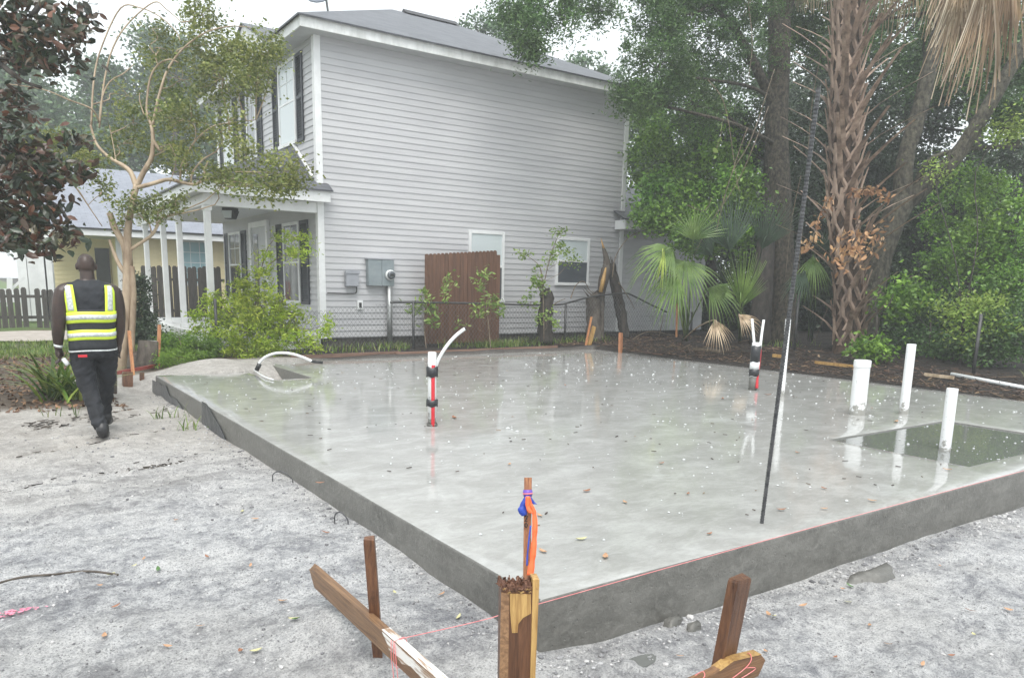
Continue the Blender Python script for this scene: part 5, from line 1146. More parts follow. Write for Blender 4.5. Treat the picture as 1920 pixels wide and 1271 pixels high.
for k, pth in enumerate(VN):
    P = spline([AD(a + rng.uniform(-3, 3), b, 15.0 + .1 * k) for a, b in pth], 7)
    MB().tube(P, [.009 * (1 - .5 * i / len(P)) for i in range(len(P))], 5).thing('hanging_vine', MAT['vine_stem'], VL[k], 'vine', 'bare vines')
vt = thing('heart_leaf_vine', 'pale heart-leaved vine hanging left of the oak', 'vine', tuple(AD(1350, 330, 15)), None)
P = A(spline([AD(1356, 220, 15), AD(1350, 260, 15), AD(1338, 290, 14.9)], 6)); leafobj('leaves', P[::2] + rng.normal(size=(len(P[::2]), 3)) * .05, .19, T_OVAL, 'lf_vine', vt, rng, droop=.6); MB().tube(P, .006, 4).build('stem', MAT['vine_stem'], vt)

# ------------------------------------------------------------------ far trees, left
GL = 'hazy trees beyond the yellow house'
for k, (lab, tr, bl) in enumerate((
    ('hazy green tree behind the left end of the yellow roof', ((60, 560), (70, 300)), [(30, 200, 40, 70, 70, 50), (90, 230, 40, 70, 70, 55), (60, 300, 38, 90, 60, 60), (150, 290, 38, 60, 50, 40), (20, 120, 42, 50, 40, 20)]),
    ('hazy round tree above the middle of the yellow roof', ((210, 560), (215, 250)), [(190, 150, 44, 40, 40, 30), (200, 220, 44, 60, 60, 50), (250, 260, 44, 60, 60, 50), (210, 300, 42, 90, 30, 45)]),
    ('hazy tall tree behind the crape myrtle crown', ((330, 560), (330, 200)), [(330, 120, 46, 60, 60, 45), (310, 200, 46, 70, 70, 60), (390, 170, 46, 60, 80, 60), (350, 270, 44, 80, 60, 60), (430, 220, 46, 50, 80, 45), (280, 80, 47, 30, 30, 12)]),
    ('distant grey-green tree at the left picture edge', ((-40, 560), (-30, 300)), [(-20, 260, 50, 60, 120, 60), (10, 420, 46, 30, 60, 22)]))):
    tree('far_tree', lab, AD(tr[0][0], 600, 42), [([AD(tr[0][0], tr[0][1] + 40, 42), AD(tr[0][0], 420, 42), AD(tr[1][0], tr[1][1], 43)], (.4, .3, .15))], [B(*q) for q in bl], 'lf_far', .26, 'dark_bark', per=95, sub=.7, seed=50 + k, group=GL)
tree('far_tree', 'pale bushy tree top showing above the grey roof', AD(900, 560, 32), [([AD(900, 600, 32), AD(900, 300, 32), AD(910, 100, 32)], (.3, .25, .1))], [B(890, 50, 32, 24, 22, 10), B(930, 65, 32, 40, 25, 22), B(965, 85, 32, 30, 20, 14), B(1100, 130, 34, 40, 26, 18), B(1140, 150, 34, 30, 18, 12)], 'lf_oak_pale', .16, 'dark_bark', per=50, sub=.32, seed=58, group=GL)

# ------------------------------------------------------------------ crape myrtle
cm = A(AZ(226, 694, -.1)); cd = PROJ(cm)[2] + .1
def M_(*pts): return TP(*[(a, b, cd + (c_[0] if c_ else 0)) for a, b, *c_ in pts])
tree('crape_myrtle', 'tan smooth-barked crape myrtle with arching whips behind the worker', cm,
     [(M_((224, 705), (231, 640), (238, 560), (240, 490), (239, 440), (247, 385), (256, 348)), (.10, .082, .078, .075, .058, .05, .047)),
      (M_((256, 352), (246, 325), (232, 312), (215, 302), (198, 290), (180, 268), (170, 235)), (.044, .04, .036, .029, .025, .02, .017)),
      (M_((256, 350), (272, 318), (284, 295), (287, 260), (284, 236)), (.045, .04, .035, .031, .027)),
      (M_((286, 262), (300, 282), (304, 275)), (.03, .025, .02)),
      (M_((258, 352), (285, 345), (315, 337), (340, 342), (366, 346), (383, 336)), (.034, .032, .029, .026, .024, .02)),
      (M_((240, 490), (232, 460), (222, 440), (214, 425), (206, 400)), (.05, .05, .05, .05, .048)),
      (M_((242, 470), (265, 455), (285, 440), (300, 415), (305, 408)), (.028, .025, .024, .022, .02)),
      (M_((240, 520), (226, 500), (216, 480), (205, 450)), (.04, .034, .03, .02)),
      (M_((246, 660), (250, 560), (246, 500)), (.05, .045, .05)),
      (M_((338, 338), (340, 312), (355, 280), (375, 255), (402, 236), (440, 230), (480, 225)), (.018, .017, .015, .013, .011, .009, .006)),
      (M_((358, 342), (362, 322), (380, 300), (405, 285)), (.016, .014, .012, .01)), (M_((382, 338), (384, 318), (390, 303)), (.016, .012, .008)),
      (M_((171, 236), (176, 150, .1), (190, 90, .1), (226, 16, .1), (262, 15, .1), (300, 32), (330, 60), (338, 78)), (.016, .014, .013, .011, .01, .009, .008, .006)),
      (M_((186, 240), (196, 150), (212, 90), (240, 45), (288, 5), (312, 18), (340, 42)), (.015, .014, .013, .012, .01, .008, .006)),
      (M_((284, 236), (275, 205), (281, 150), (296, 122), (318, 112), (335, 118)), (.022, .018, .016, .014, .012, .008)),
      (M_((286, 236), (298, 180), (315, 130), (345, 90), (385, 62), (430, 50), (470, 52)), (.024, .02, .018, .015, .012, .01, .006)),
      (M_((186, 240), (190, 190), (205, 155), (232, 138), (250, 122)), (.014, .012, .01, .009, .006)),
      (M_((270, 215), (262, 190), (262, 175)), (.01, .008, .006)), (M_((318, 345), (330, 300), (318, 270)), (.008, .007, .005)), (M_((218, 304), (212, 270), (205, 235)), (.009, .007, .005)),
      (M_((95, 285, -.6), (130, 335, -.5), (150, 362, -.4), (165, 385, -.3), (192, 425, -.2)), (.008, .011, .013, .009, .006)), (M_((15, 158, -.8), (80, 168, -.6), (130, 188, -.4), (172, 205, -.2), (186, 230)), (.006, .009, .011, .013, .015)),
      (M_((165, 385, -.3), (178, 372, -.3), (190, 364, -.3)), (.006, .005, .004)), (M_((285, 440), (280, 420), (272, 400)), (.014, .012, .008))],
     [B(300, 90, cd, 36, 40, 12), B(285, 55, cd, 16, 20, 4), B(380, 30, cd + .4, 32, 36, 22), B(395, 85, cd + .3, 50, 40, 30), B(450, 110, cd, 50, 36, 32), B(500, 100, cd - .2, 36, 40, 24), B(420, 150, cd, 60, 40, 34), B(480, 150, cd - .4, 40, 26, 18), B(340, 150, cd + .5, 50, 50, 22), B(300, 200, cd + .8, 50, 40, 18), B(360, 230, cd, 60, 40, 24), B(320, 270, cd + .4, 50, 40, 20), B(430, 240, cd - .5, 30, 40, 16), B(455, 300, cd - .8, 26, 40, 12), B(530, 325, cd - 1.2, 36, 36, 24), B(480, 350, cd - 1, 36, 20, 14), B(545, 350, cd - 1.2, 26, 18, 8), B(420, 345, cd - .5, 40, 26, 16), B(350, 300, cd, 40, 30, 12), B(250, 230, cd + .5, 40, 40, 12), B(240, 180, cd + .8, 30, 30, 6), B(230, 270, cd + .3, 36, 30, 10), B(110, 285, cd - .5, 45, 36, 24), B(60, 290, cd - .5, 30, 40, 16), B(160, 310, cd - .4, 30, 24, 10), B(190, 355, cd - .3, 22, 16, 4), B(250, 380, cd - .2, 26, 24, 8), B(300, 390, cd - .2, 34, 24, 10), B(330, 375, cd - .3, 20, 18, 5), B(235, 400, cd - .1, 18, 30, 5)],
     'lf_myrtle', .06, 'myrtle_bark', tpl=T_RHOMB, per=42, sub=.185, seed=60, limbs=True, tw=.003, sides=9, lr=.011)

# ------------------------------------------------------------------ magnolia, top left
mg = thing('magnolia_tree', 'dark magnolia with rusty leaf undersides hanging in at the top left', 'tree', tuple(AD(-220, 760, 9)))
rng = np.random.default_rng(77); mb = MB()
TR = TP((-240, 800, 9), (-230, 400, 9), (-210, 100, 9), (-200, -150, 9)); mb.tube(spline(TR, 5), [.16] * 16, 10, jit=.06)
LB = [((-225, 300), (-100, 150), (0, 110), (70, 130)), ((-215, 150), (-60, 40), (60, 30), (120, 50)), ((-228, 420), (-80, 330), (20, 310), (90, 300)), ((-229, 450), (-60, 400), (30, 400), (100, 450)), ((20, 310), (70, 350), (105, 360)), ((60, 30), (100, -20), (140, -40)), ((-10, 112), (40, 150), (78, 165)), ((60, 360), (120, 400), (125, 440))]
for l in LB: mb.tube(spline([AD(a, b, 8.6 + rng.uniform(-.3, .3)) for a, b in l], 5), [.03] * 5 + [.018] * 6 + [.008] * 5, 6)
mb.build('trunk', MAT['dark_bark'], mg)
BL = [B(40, 20, 8.6, 60, 50, 26), B(100, 60, 8.4, 50, 40, 22), B(30, 90, 8.6, 50, 40, 20), B(100, 120, 8.5, 45, 26, 14), B(140, 30, 8.7, 22, 30, 7), B(165, 45, 8.7, 12, 22, 4), B(20, 200, 8.8, 30, 40, 10), B(20, 270, 8.6, 40, 50, 20), B(60, 330, 8.4, 55, 40, 26), B(30, 400, 8.4, 60, 50, 28), B(80, 390, 8.3, 36, 36, 14), B(90, 300, 8.6, 40, 26, 9), B(60, 450, 8.2, 50, 20, 13), B(118, 440, 8.2, 18, 14, 4), B(135, 260, 8.6, 22, 16, 5), B(100, 465, 8.1, 16, 12, 3), B(140, 340, 8.5, 22, 30, 6)]
P, C = clumps(BL, rng, 11, .15); leafobj('crown', P, .125, T_OVAL, 'lf_magnolia', mg, rng, droop=.25)

# ------------------------------------------------------------------ bushes, ferns, weeds near the house
def shrub(name, label, base, stems, bl, lf, size, tpl=T_RHOMB, per=45, sub=.12, seed=0, bark='vine_stem', cat='shrub', group=None, **kw):
    return tree(name, label, base, [(TP(*s), (.012, .009, .005)) for s in stems], [B(*q) for q in bl], lf, size, bark, tpl, per, sub, seed, group, tw=.003, cat=cat, sides=6, lr=.008, **kw)
bd = 13.3
shrub('yellow_green_bush', 'bright yellow-green bush in front of the porch corner', AZ(470, 672, .05),
      [((470, 680, bd), (480, 560, bd), (500, 470, bd), (525, 440, bd)), ((460, 680, bd), (430, 590, bd), (400, 550, bd)), ((480, 680, bd), (520, 580, bd), (545, 540, bd)), ((500, 500, bd), (530, 480, bd), (560, 482, bd))],
      [(430, 580, bd, 45, 30, 34), (490, 575, bd - .2, 50, 36, 42), (400, 610, bd - .1, 40, 36, 30), (460, 620, bd - .3, 60, 40, 52), (530, 600, bd, 45, 30, 32), (540, 640, bd - .1, 40, 26, 22), (470, 655, bd - .4, 60, 24, 34), (480, 545, bd, 40, 20, 14), (500, 490, bd, 20, 20, 7), (550, 445, bd, 32, 9, 8), (560, 475, bd, 30, 10, 8), (475, 510, bd, 28, 12, 6), (585, 640, bd - .2, 22, 24, 8), (605, 610, bd - .3, 14, 24, 6), (395, 570, bd, 22, 18, 7)], 'lf_bush', .085, T_NARROW, 34, .13, 80, droop=.3)
shrub('feathery_fern_bush', 'soft feathery green fern clump in front of the porch', AZ(345, 688, .0),
      [((345, 690, 12.4), (340, 650, 12.4), (335, 630, 12.4))], [(330, 650, 12.6, 36, 24, 60), (370, 655, 12.5, 36, 26, 60), (345, 672, 12.2, 55, 14, 50), (395, 660, 12.7, 24, 24, 30)], 'lf_fern', .05, T_NARROW, 60, .11, 81)
shrub('dark_round_bush', 'dark green rounded bush behind the crape myrtle trunk', AZ(265, 640, -.05),
      [((265, 650, 15.5), (262, 600, 15.5), (260, 560, 15.5))], [(262, 555, 15.5, 22, 36, 34), (262, 600, 15.5, 28, 30, 40), (270, 628, 15, 34, 18, 30), (255, 530, 15.5, 14, 16, 8), (300, 640, 14.6, 30, 14, 16)], 'lf_dark', .06, T_RHOMB, 60, .14, 82)
D_ = PROJ(AY(850, 560, 10.85))[2]; E_ = PROJ(AY(1025, 560, 10.8))[2]
for k, (lab, b, st, bl) in enumerate((
    ('leafy sapling in front of the fence panel left edge', (800, 650), [((800, 660, D_), (795, 600, D_), (805, 560, D_))], [(790, 560, D_, 18, 22, 8), (805, 585, D_, 22, 18, 8), (840, 545, D_, 12, 24, 6), (780, 580, D_, 14, 10, 3), (812, 598, D_, 12, 16, 3)]),
    ('leafy sapling in front of the fence panel right edge', (915, 650), [((920, 655, D_), (915, 600, D_), (905, 540, D_))], [(908, 530, D_, 14, 18, 6), (915, 560, D_, 18, 16, 7), (930, 585, D_, 18, 16, 5), (895, 585, D_, 18, 14, 4), (860, 605, D_, 8, 6, 1)]))):
    shrub('sapling', lab, AZ(b[0], b[1], .06), st, bl, 'lf_vine', .105, T_NARROW2, 14, .12, 83 + k, group='saplings by the fence panel')
shrub('trailing_vine_shrub', 'light green vine climbing a black stump below the small window', AZ(1020, 640, .06),
      [((1020, 640, E_), (1018, 545, E_), (1012, 500, E_)), ((1018, 540, E_), (1012, 500, E_), (985, 478, E_)), ((1018, 540, E_), (1035, 470, E_), (1052, 432, E_))],
      [(1010, 520, E_, 16, 26, 11), (1030, 490, E_, 14, 20, 7), (980, 476, E_, 16, 8, 5), (1052, 445, E_, 10, 18, 7), (1055, 470, E_, 22, 14, 8), (1085, 490, E_, 16, 10, 3), (995, 565, E_, 20, 14, 6), (1030, 600, E_, 22, 22, 12), (1015, 540, E_, 24, 10, 5), (1070, 495, E_, 12, 10, 2)], 'lf_vine', .075, T_OVAL, 14, .10, 86)
# broken stumps along the fence
def stump(label, path, rad, d, matn='dead_bark', split=None):
    d = PROJ(AY(path[0][0], 560, d))[2]
    t_ = thing('broken_stump', label, 'tree stump', tuple(AD(path[0][0], path[0][1], d)), 'broken trees along the fence')
    P = spline([AD(a, b, d) for a, b in path], 5); R = list(np.interp(np.linspace(0, 1, len(P)), np.linspace(0, 1, len(rad)), rad)); MB().tube(P, R, 10, jit=.14).build('trunk', MAT[matn], t_)
    rr = random.Random(len(label)); mb = MB(); q = A(P[-1]); ax = q - A(P[-3]); ax /= np.linalg.norm(ax)
    for k in range(9):
        a = rr.uniform(0, 6.28); o_ = A((math.cos(a), math.sin(a), 0)) * R[-1] * .75; mb.tube([q + o_ - ax * .08, q + o_ * .8 + ax * rr.uniform(.05, .24)], [.028, .004], 4)
    mb.build('jagged_top', MAT['dead_bark' if split is None else split], t_)
    return t_
stump('black broken stump wrapped in green vine', ((1024, 645), (1022, 600), (1026, 560), (1020, 545)), (.19, .165, .15, .12), 11.0, 'dark_bark')
stump('short thick dead stump behind the bright corner stake', ((1112, 640), (1113, 600), (1112, 560), (1110, 553)), (.20, .165, .175, .165), 11.25)
stump('split stump with pale torn wood leaning up from the fence', ((1126, 640), (1128, 570), (1128, 540), (1136, 510), (1138, 490), (1130, 460)), (.07, .07, .10, .115, .08, .02), 11.2, 'dead_bark', 'split_wood')
stump('dark leaning broken trunk crossing the bent fence rail', ((1172, 635), (1165, 590), (1155, 540), (1145, 495)), (.125, .125, .125, .10), 11.15, 'dark_bark')
MB().tube([AY(1126, 548, 11.08), AY(1131, 525, 11.08), AY(1136, 502, 11.08)], [.05, .055, .02], 6).build('torn_face', MAT['split_wood'], bpy.data.objects['broken_stump.002'])
for k, pth in enumerate((((1148, 520), (1155, 480), (1180, 445), (1215, 430), (1240, 428)), ((1070, 560), (1080, 535), (1095, 528), (1105, 545)), ((1160, 530), (1180, 560), (1190, 580)), ((1228, 660), (1238, 620), (1245, 590)), ((1180, 640), (1215, 622), (1260, 628), (1310, 640), (1340, 655)), ((1010, 600), (1040, 570), (1060, 560)))):
    P = spline([AY(a, b, 10.85) for a, b in pth], 6); MB().tube(P, [.014 * (1 - .6 * i / len(P)) for i in range(len(P))], 5).thing('bare_branch', MAT['vine_stem'], ('long bare branch arching from the split stump towards the wing eave', 'small bare branch arch over the fence rail under the small window', 'thin bare twig hanging from the bent rail', 'upright bare stick right of the short far-corner stake', 'long bare branch lying low over the mulch under the palmettos', 'thin bare twig beside the vine-wrapped stump')[k], 'branch', 'bare branches along the fence')
sk = AZ(1268, 632, .18); MB().beam(sk, AD(1270, 568, PROJ(sk)[2]), .05, .02).thing('marker_lath', MAT['orange_lath'], 'reddish lath below the drooping palmetto', 'lath', 'laths')

# day lily by the path
def blades(name, P, L, wd, rng, mat, parent=None, arch=.9, seg=5, up=1.0):
    V = []; F = []
    for p in P:
        a = rng.uniform(0, 6.283); l = L * rng.uniform(.6, 1.15); out_ = rng.uniform(.25, 1.0) * arch; w_ = wd * rng.uniform(.7, 1.2); s_ = A((-math.sin(a), math.cos(a), 0)); d = A((math.cos(a), math.sin(a), 0)); b = len(V)
        for i in range(seg + 1):
            t_ = i / seg; q = A(p) + d * (l * out_ * t_ ** 1.25) + A((0, 0, 1)) * (l * up * (t_ - .55 * out_ * t_ ** 2.4)); hw = w_ * .5 * (1 - t_ ** 3) + .0006; V += [q - s_ * hw, q + s_ * hw]
        for i in range(seg): F.append((b + 2 * i, b + 2 * i + 1, b + 2 * i + 3, b + 2 * i + 2))
    og = A(origin(parent)); return link(name, fastmesh(name, A(V) - og, F, MAT[mat]), parent)
lp_ = A(AZ(118, 746, -.14)); ly = thing('day_lily', 'arching strap-leaved day lily clump left of the worker legs', 'plant', tuple(lp_)); rng = np.random.default_rng(4)
blades('leaves', lp_ + rng.normal(size=(120, 3)) * A((.14, .16, 0)), 1.15, .040, rng, 'lf_lily', ly, 1.05, 7, .60)
leafobj('flower', lp_ + A((-.22, -.05, .38)) + rng.normal(size=(6, 3)) * .02, .06, T_OVAL, 'lf_dead', ly, rng)
# weeds along the fence (stuff), lawn grass, litter, mulch
rng = np.random.default_rng(15); Pw = []
for _ in range(900):
    x = rng.uniform(3.3, 10.5); y = rng.uniform(10.5, 11.9); 
    if vnoise(A([x * 1.4]), A([y * 1.1]), 41)[0] > -.05: Pw.append((x, y, gz(x, y) - .01))
for cx, cy, n, s in ((7.0, 10.9, 260, .35), (4.95, 11.3, 60, .15), (8.3, 10.9, 80, .3), (9.3, 11, 60, .4), (2.0, 11.3, 90, .7), (5.9, 11.0, 50, .15), (12.2, 7.5, 50, .5), (11.6, 2.7, 30, .12), (-.32, 6.7, 16, .12), (-1.3, 7.0, 14, .15), (-.18, 5.9, 10, .08)):
    for _ in range(n): x, y = cx + rng.normal() * s, cy + rng.normal() * s * .4; Pw.append((x, y, gz(x, y) - .01))
o = blades('weeds', Pw, .22, .010, rng, 'lf_grass'); tag(o, 'straggly green and dry weeds along the fence foot', kind='stuff')
Pl = []
for _ in range(9000):
    x, y = rng.uniform(-5.5, 1.2), rng.uniform(13.0, 17.5)
    if vnoise(A([x * 1.5]), A([y * 1.5]), 23)[0] > -.32 + .25 * (y < 14): Pl.append((x, y, 0))
Pl = A(Pl); Pl[:, 2] = ground_z(Pl[:, 0], Pl[:, 1]); o = blades('grass', Pl, .11, .012, rng, 'lf_grass', None, .6, 2); tag(o, 'short green lawn grass before the driveway', kind='stuff')
def scatter(fn, n):
    P = A([fn() for _ in range(n)]); P[:, 2] = ground_z(P[:, 0], P[:, 1]) + .012; return P
P = scatter(lambda: (rng.uniform(-5, -.55), rng.uniform(7.2, 14), 0), 4200); keep = (P[:, 1] + .55 * P[:, 0] > 6.4); V, F = leafgeo(P[keep], .075, T_RHOMB, rng, flat=1.6)
tag(link('leaf_litter', fastmesh('leaf_litter', V, F, MAT['lf_litter'])), 'brown leaf litter strewn over the dirt at the left', kind='stuff')
# mulch: chips and sticks
V = []; F = []
def stick(p, l, w_, h, a, tilt):
    d = A((math.cos(a) * math.cos(tilt), math.sin(a) * math.cos(tilt), math.sin(tilt))); s_ = A((-math.sin(a), math.cos(a), 0)); n_ = np.cross(d, s_); b = len(V)
    for i in (-.5, .5):
        for j, k_ in ((-.5, -.5), (.5, -.5), (.5, .5), (-.5, .5)): V.append(p + d * l * i + s_ * w_ * j * (1.0 if i < 0 else .7) + n_ * h * k_)
    F.extend([(b + 3, b + 2, b + 1, b), (b + 4, b + 5, b + 6, b + 7)] + [(b + j, b + (j + 1) % 4, b + 4 + (j + 1) % 4, b + 4 + j) for j in range(4)])
MP = []
for _ in range(5200):
    if rng.random() < .72: x, y = 9.15 + abs(rng.normal()) * 1.3, rng.uniform(.2, 10.6)
    else: x, y = rng.uniform(8.2, 13), rng.uniform(10.3, 11.8)
    MP.append((x, y))
MP = A(MP); MZ = ground_z(MP[:, 0], MP[:, 1])
for (x, y), z in zip(MP, MZ):
    big = rng.random() < .16; stick(A((x, y, z + .012)), rng.uniform(.16, .5) if big else rng.uniform(.04, .13), rng.uniform(.008, .02) if big else rng.uniform(.012, .035), .008, rng.uniform(0, 6.28), rng.normal() * .18)
tag(link('mulch_chips', fastmesh('mulch_chips', V, F, MAT['chips'])), 'dark wood chips, sticks and palm trash on the soil bed', kind='stuff')
for k, (a, b, w_, lab, cat, nm, mt_) in enumerate((((1525, 716), (1605, 733), .05, 'pale split timber lying on the mulch behind the drain pipe', 'timber', 'split_timber', 'split_wood'), ((1735, 690), (1790, 697), .045, 'tan wood offcut at the end of the white pipe on the mulch', 'timber', 'wood_offcut', 'dead_frond'), ((1300, 655), (1350, 648), .05, 'small pale branch piece below the palmettos', 'branch', 'branch_piece', 'vine_stem'), ((1450, 658), (1475, 672), .06, 'broken pale board end just right of the taped stub', 'timber', 'wood_offcut', 'split_wood'))):
    p, q = A(AX(a[0], a[1], 10.2)), A(AX(b[0], b[1], 10.2)); p[2] = gz(p[0], p[1]) + .05; q[2] = gz(q[0], q[1]) + .05
    MB().beam(p, q, w_, w_ * .7).thing(nm, MAT[mt_], lab, cat, 'wood scraps on the mulch')
p, q = A(AX(1785, 694, 10.6)), A(AX(1990, 712, 10.2)); p[2] = gz(p[0], p[1]) + .025; q[2] = gz(q[0], q[1]) + .025
MB().tube([p, q], .03, 12).thing('loose_plastic_pipe', MAT['conduit_white'], 'white plastic pipe lying along the mulch at the right', 'pipe')

# ------------------------------------------------------------------ sand details
V = []; F = []; rng = np.random.default_rng(21)
ico = [(0, 0, 1), (.89, 0, .45), (.28, .85, .45), (-.72, .53, .45), (-.72, -.53, .45), (.28, -.85, .45), (.72, .53, -.45), (-.28, .85, -.45), (-.89, 0, -.45), (-.28, -.85, -.45), (.72, -.53, -.45), (0, 0, -1)]
icf = [(0, 1, 2), (0, 2, 3), (0, 3, 4), (0, 4, 5), (0, 5, 1), (1, 6, 2), (2, 7, 3), (3, 8, 4), (4, 9, 5), (5, 10, 1), (6, 7, 2), (7, 8, 3), (8, 9, 4), (9, 10, 5), (10, 6, 1), (11, 7, 6), (11, 8, 7), (11, 9, 8), (11, 10, 9), (11, 6, 10)]
PP = []
for _ in range(5200):
    t_ = rng.random()
    if t_ < .45: x, y = rng.uniform(-2.6, -.02), rng.uniform(-.6, 6.5)
    elif t_ < .62: x, y = -abs(rng.normal()) * .10 - .01, rng.uniform(0, 8.8)
    elif t_ < .85: x, y = rng.uniform(-.3, 5), -abs(rng.normal()) * .14 - .02
    else: x, y = rng.uniform(-.6, 4), rng.uniform(-2.2, -.1)
    PP.append((x, y))
PP = A(PP); PZ = ground_z(PP[:, 0], PP[:, 1])
for (x, y), z in zip(PP, PZ):
    r = float(np.exp(rng.normal() * .55 - 5.35)); r = min(r, .016) * (1.25 if abs(y) < .25 and x > -.2 and rng.random() < .3 else 1); b = len(V); sc_ = rng.uniform(.6, 1.3, 3)
    for q in ico: V.append((x + q[0] * r * sc_[0] * rng.uniform(.85, 1.15), y + q[1] * r * sc_[1] * rng.uniform(.85, 1.15), z + q[2] * r * .7 + r * .2))
    F += [tuple(i + b for i in f) for f in icf]
leafmat('gravel', [(.12, .12, .125), (.22, .22, .225), (.30, .30, .305), (.40, .40, .395), (.50, .49, .48)], rough=.7, trans=0)
nG = 26000; gxr = rng.uniform(0, 1, nG); side = rng.uniform(0, 1, nG) < .68
GXp = np.where(side, -2.7 + 2.68 * gxr, -.5 + 4.6 * gxr); GYp = np.where(side, -.9 + 6.2 * rng.uniform(0, 1, nG) ** 1.6, -.03 - 2.0 * rng.uniform(0, 1, nG) ** 1.3); keep = vnoise(GXp * 5, GYp * 5, 61) + .5 * vnoise(GXp * 1.3, GYp * 1.3, 62) > rng.uniform(-.55, .25, nG); GXp, GYp = GXp[keep], GYp[keep]; nG = len(GXp)
GZp = ground_z(GXp, GYp); rad_ = np.minimum(np.exp(rng.normal(size=nG) * .45 - 6.0), .008); octa = A([(1, 0, 0), (0, 1, 0), (-1, 0, 0), (0, -1, 0), (0, 0, .8), (0, 0, -.8)]); of = np.array([(0, 1, 4), (1, 2, 4), (2, 3, 4), (3, 0, 4), (1, 0, 5), (2, 1, 5), (3, 2, 5), (0, 3, 5)])
ang = rng.uniform(0, 6.28, nG); ca, sa = np.cos(ang), np.sin(ang); ex = rng.uniform(.7, 1.5, nG); OV = octa[None] * rad_[:, None, None]; ox = OV[:, :, 0] * ex[:, None]; oy = OV[:, :, 1]
OV = np.stack([ox * ca[:, None] - oy * sa[:, None] + GXp[:, None], ox * sa[:, None] + oy * ca[:, None] + GYp[:, None], OV[:, :, 2] + (GZp + rad_ * .3)[:, None]], 2).reshape(-1, 3); b0 = len(V)
V = np.concatenate([A(V), OV]); F = np.concatenate([np.array(F), (of[None] + (np.arange(nG) * 6)[:, None, None]).reshape(-1, 3) + b0])
tag(link('gravel', fastmesh('gravel', V, F, MAT['gravel'], False)), 'crumbs of concrete, shell and pebbles on the sand', kind='stuff')
V = []; F = []; rng = np.random.default_rng(91)
for ax, ay, bx_, by_ in ((-2.2, 5.0, -.1, 6.2), (-2.6, 5.9, -.2, 7.2), (-1.6, 6.6, -.2, 7.6), (-2.4, 3.9, -.4, 4.6)):
    for _ in range(130):
        t_ = rng.random(); x, y = ax + (bx_ - ax) * t_ + rng.normal() * .03, ay + (by_ - ay) * t_ + rng.normal() * .045
        if vnoise(A([t_ * 7 + ax]), A([ay]), 71)[0] > -.1: stick(A((x, y, gz(x, y) + .006)), rng.uniform(.02, .10), rng.uniform(.005, .014), .006, math.atan2(by_ - ay, bx_ - ax) + rng.normal() * .5, rng.normal() * .1)
leafmat('rut_dark', [(.03, .026, .022), (.06, .05, .04), (.10, .085, .065)], rough=.8, trans=0)  # dark bits added along the shallow ruts so they read as dark lines
tag(link('rut_bits', fastmesh('rut_bits', V, F, MAT['rut_dark'])), 'dark twig-like bits added to mark the sand ruts', kind='stuff')
# cement slops by the right face
for k, (px, py, w_, lab) in enumerate(((1640, 1078, .42, 'flat grey slab of spilled concrete on the sand at the right'), (1262, 1170, .12, 'small flake of concrete leaning at the slab foot'), (1300, 1178, .10, 'lump of wet concrete beside the flake at the slab foot'))):
    c = A(AZ(px, py, -.28)); c[2] = gz(c[0], c[1]); n = 12; V = []; F = []
    for i in range(n): a = 6.283 * i / n; r = w_ / 2 * (1 + .16 * math.sin(6.283 * i / n * 3 + k) + .10 * math.sin(6.283 * i / n * 5 + 2 * k)) ; V.append((c[0] + r * math.cos(a), c[1] + .35 * r * math.sin(a), c[2] - .02)); 
    for i in range(n): x, y, z = V[i]; V.append((c[0] + (x - c[0]) * .85, c[1] + (y - c[1]) * .85, c[2] + .03 + .012 * math.sin(i * 1.7)))
    V.append((c[0], c[1], c[2] + .045)); F = [(i, (i + 1) % n, n + (i + 1) % n, n + i) for i in range(n)] + [(n + i, n + (i + 1) % n, 2 * n) for i in range(n)]
    MB().add(V, F, True).thing('concrete_slop', MAT['slab_side'], lab, 'concrete', 'spilled concrete by the slab')
# a puddle by the corner stake and one in the tyre dip
for px, py, rx, ry, z, lab in ((1195, 1255, .11, .05, -.318, 'small muddy puddle in the sand before the slab corner'),):
    c = A(AZ(px, py, -.31)); c[2] = gz(c[0], c[1]) + .003; n = 18; V = [(c[0] + rx * (1 + .12 * math.sin(6.283 * i / n * 3)) * math.cos(6.283 * i / n), c[1] + ry * (1 + .12 * math.sin(6.283 * i / n * 2 + 1)) * math.sin(6.283 * i / n), c[2]) for i in range(n)]
    tag(MB().add(V, [tuple(range(n))]).build('mud_puddle', MAT['water']), lab, kind='structure')
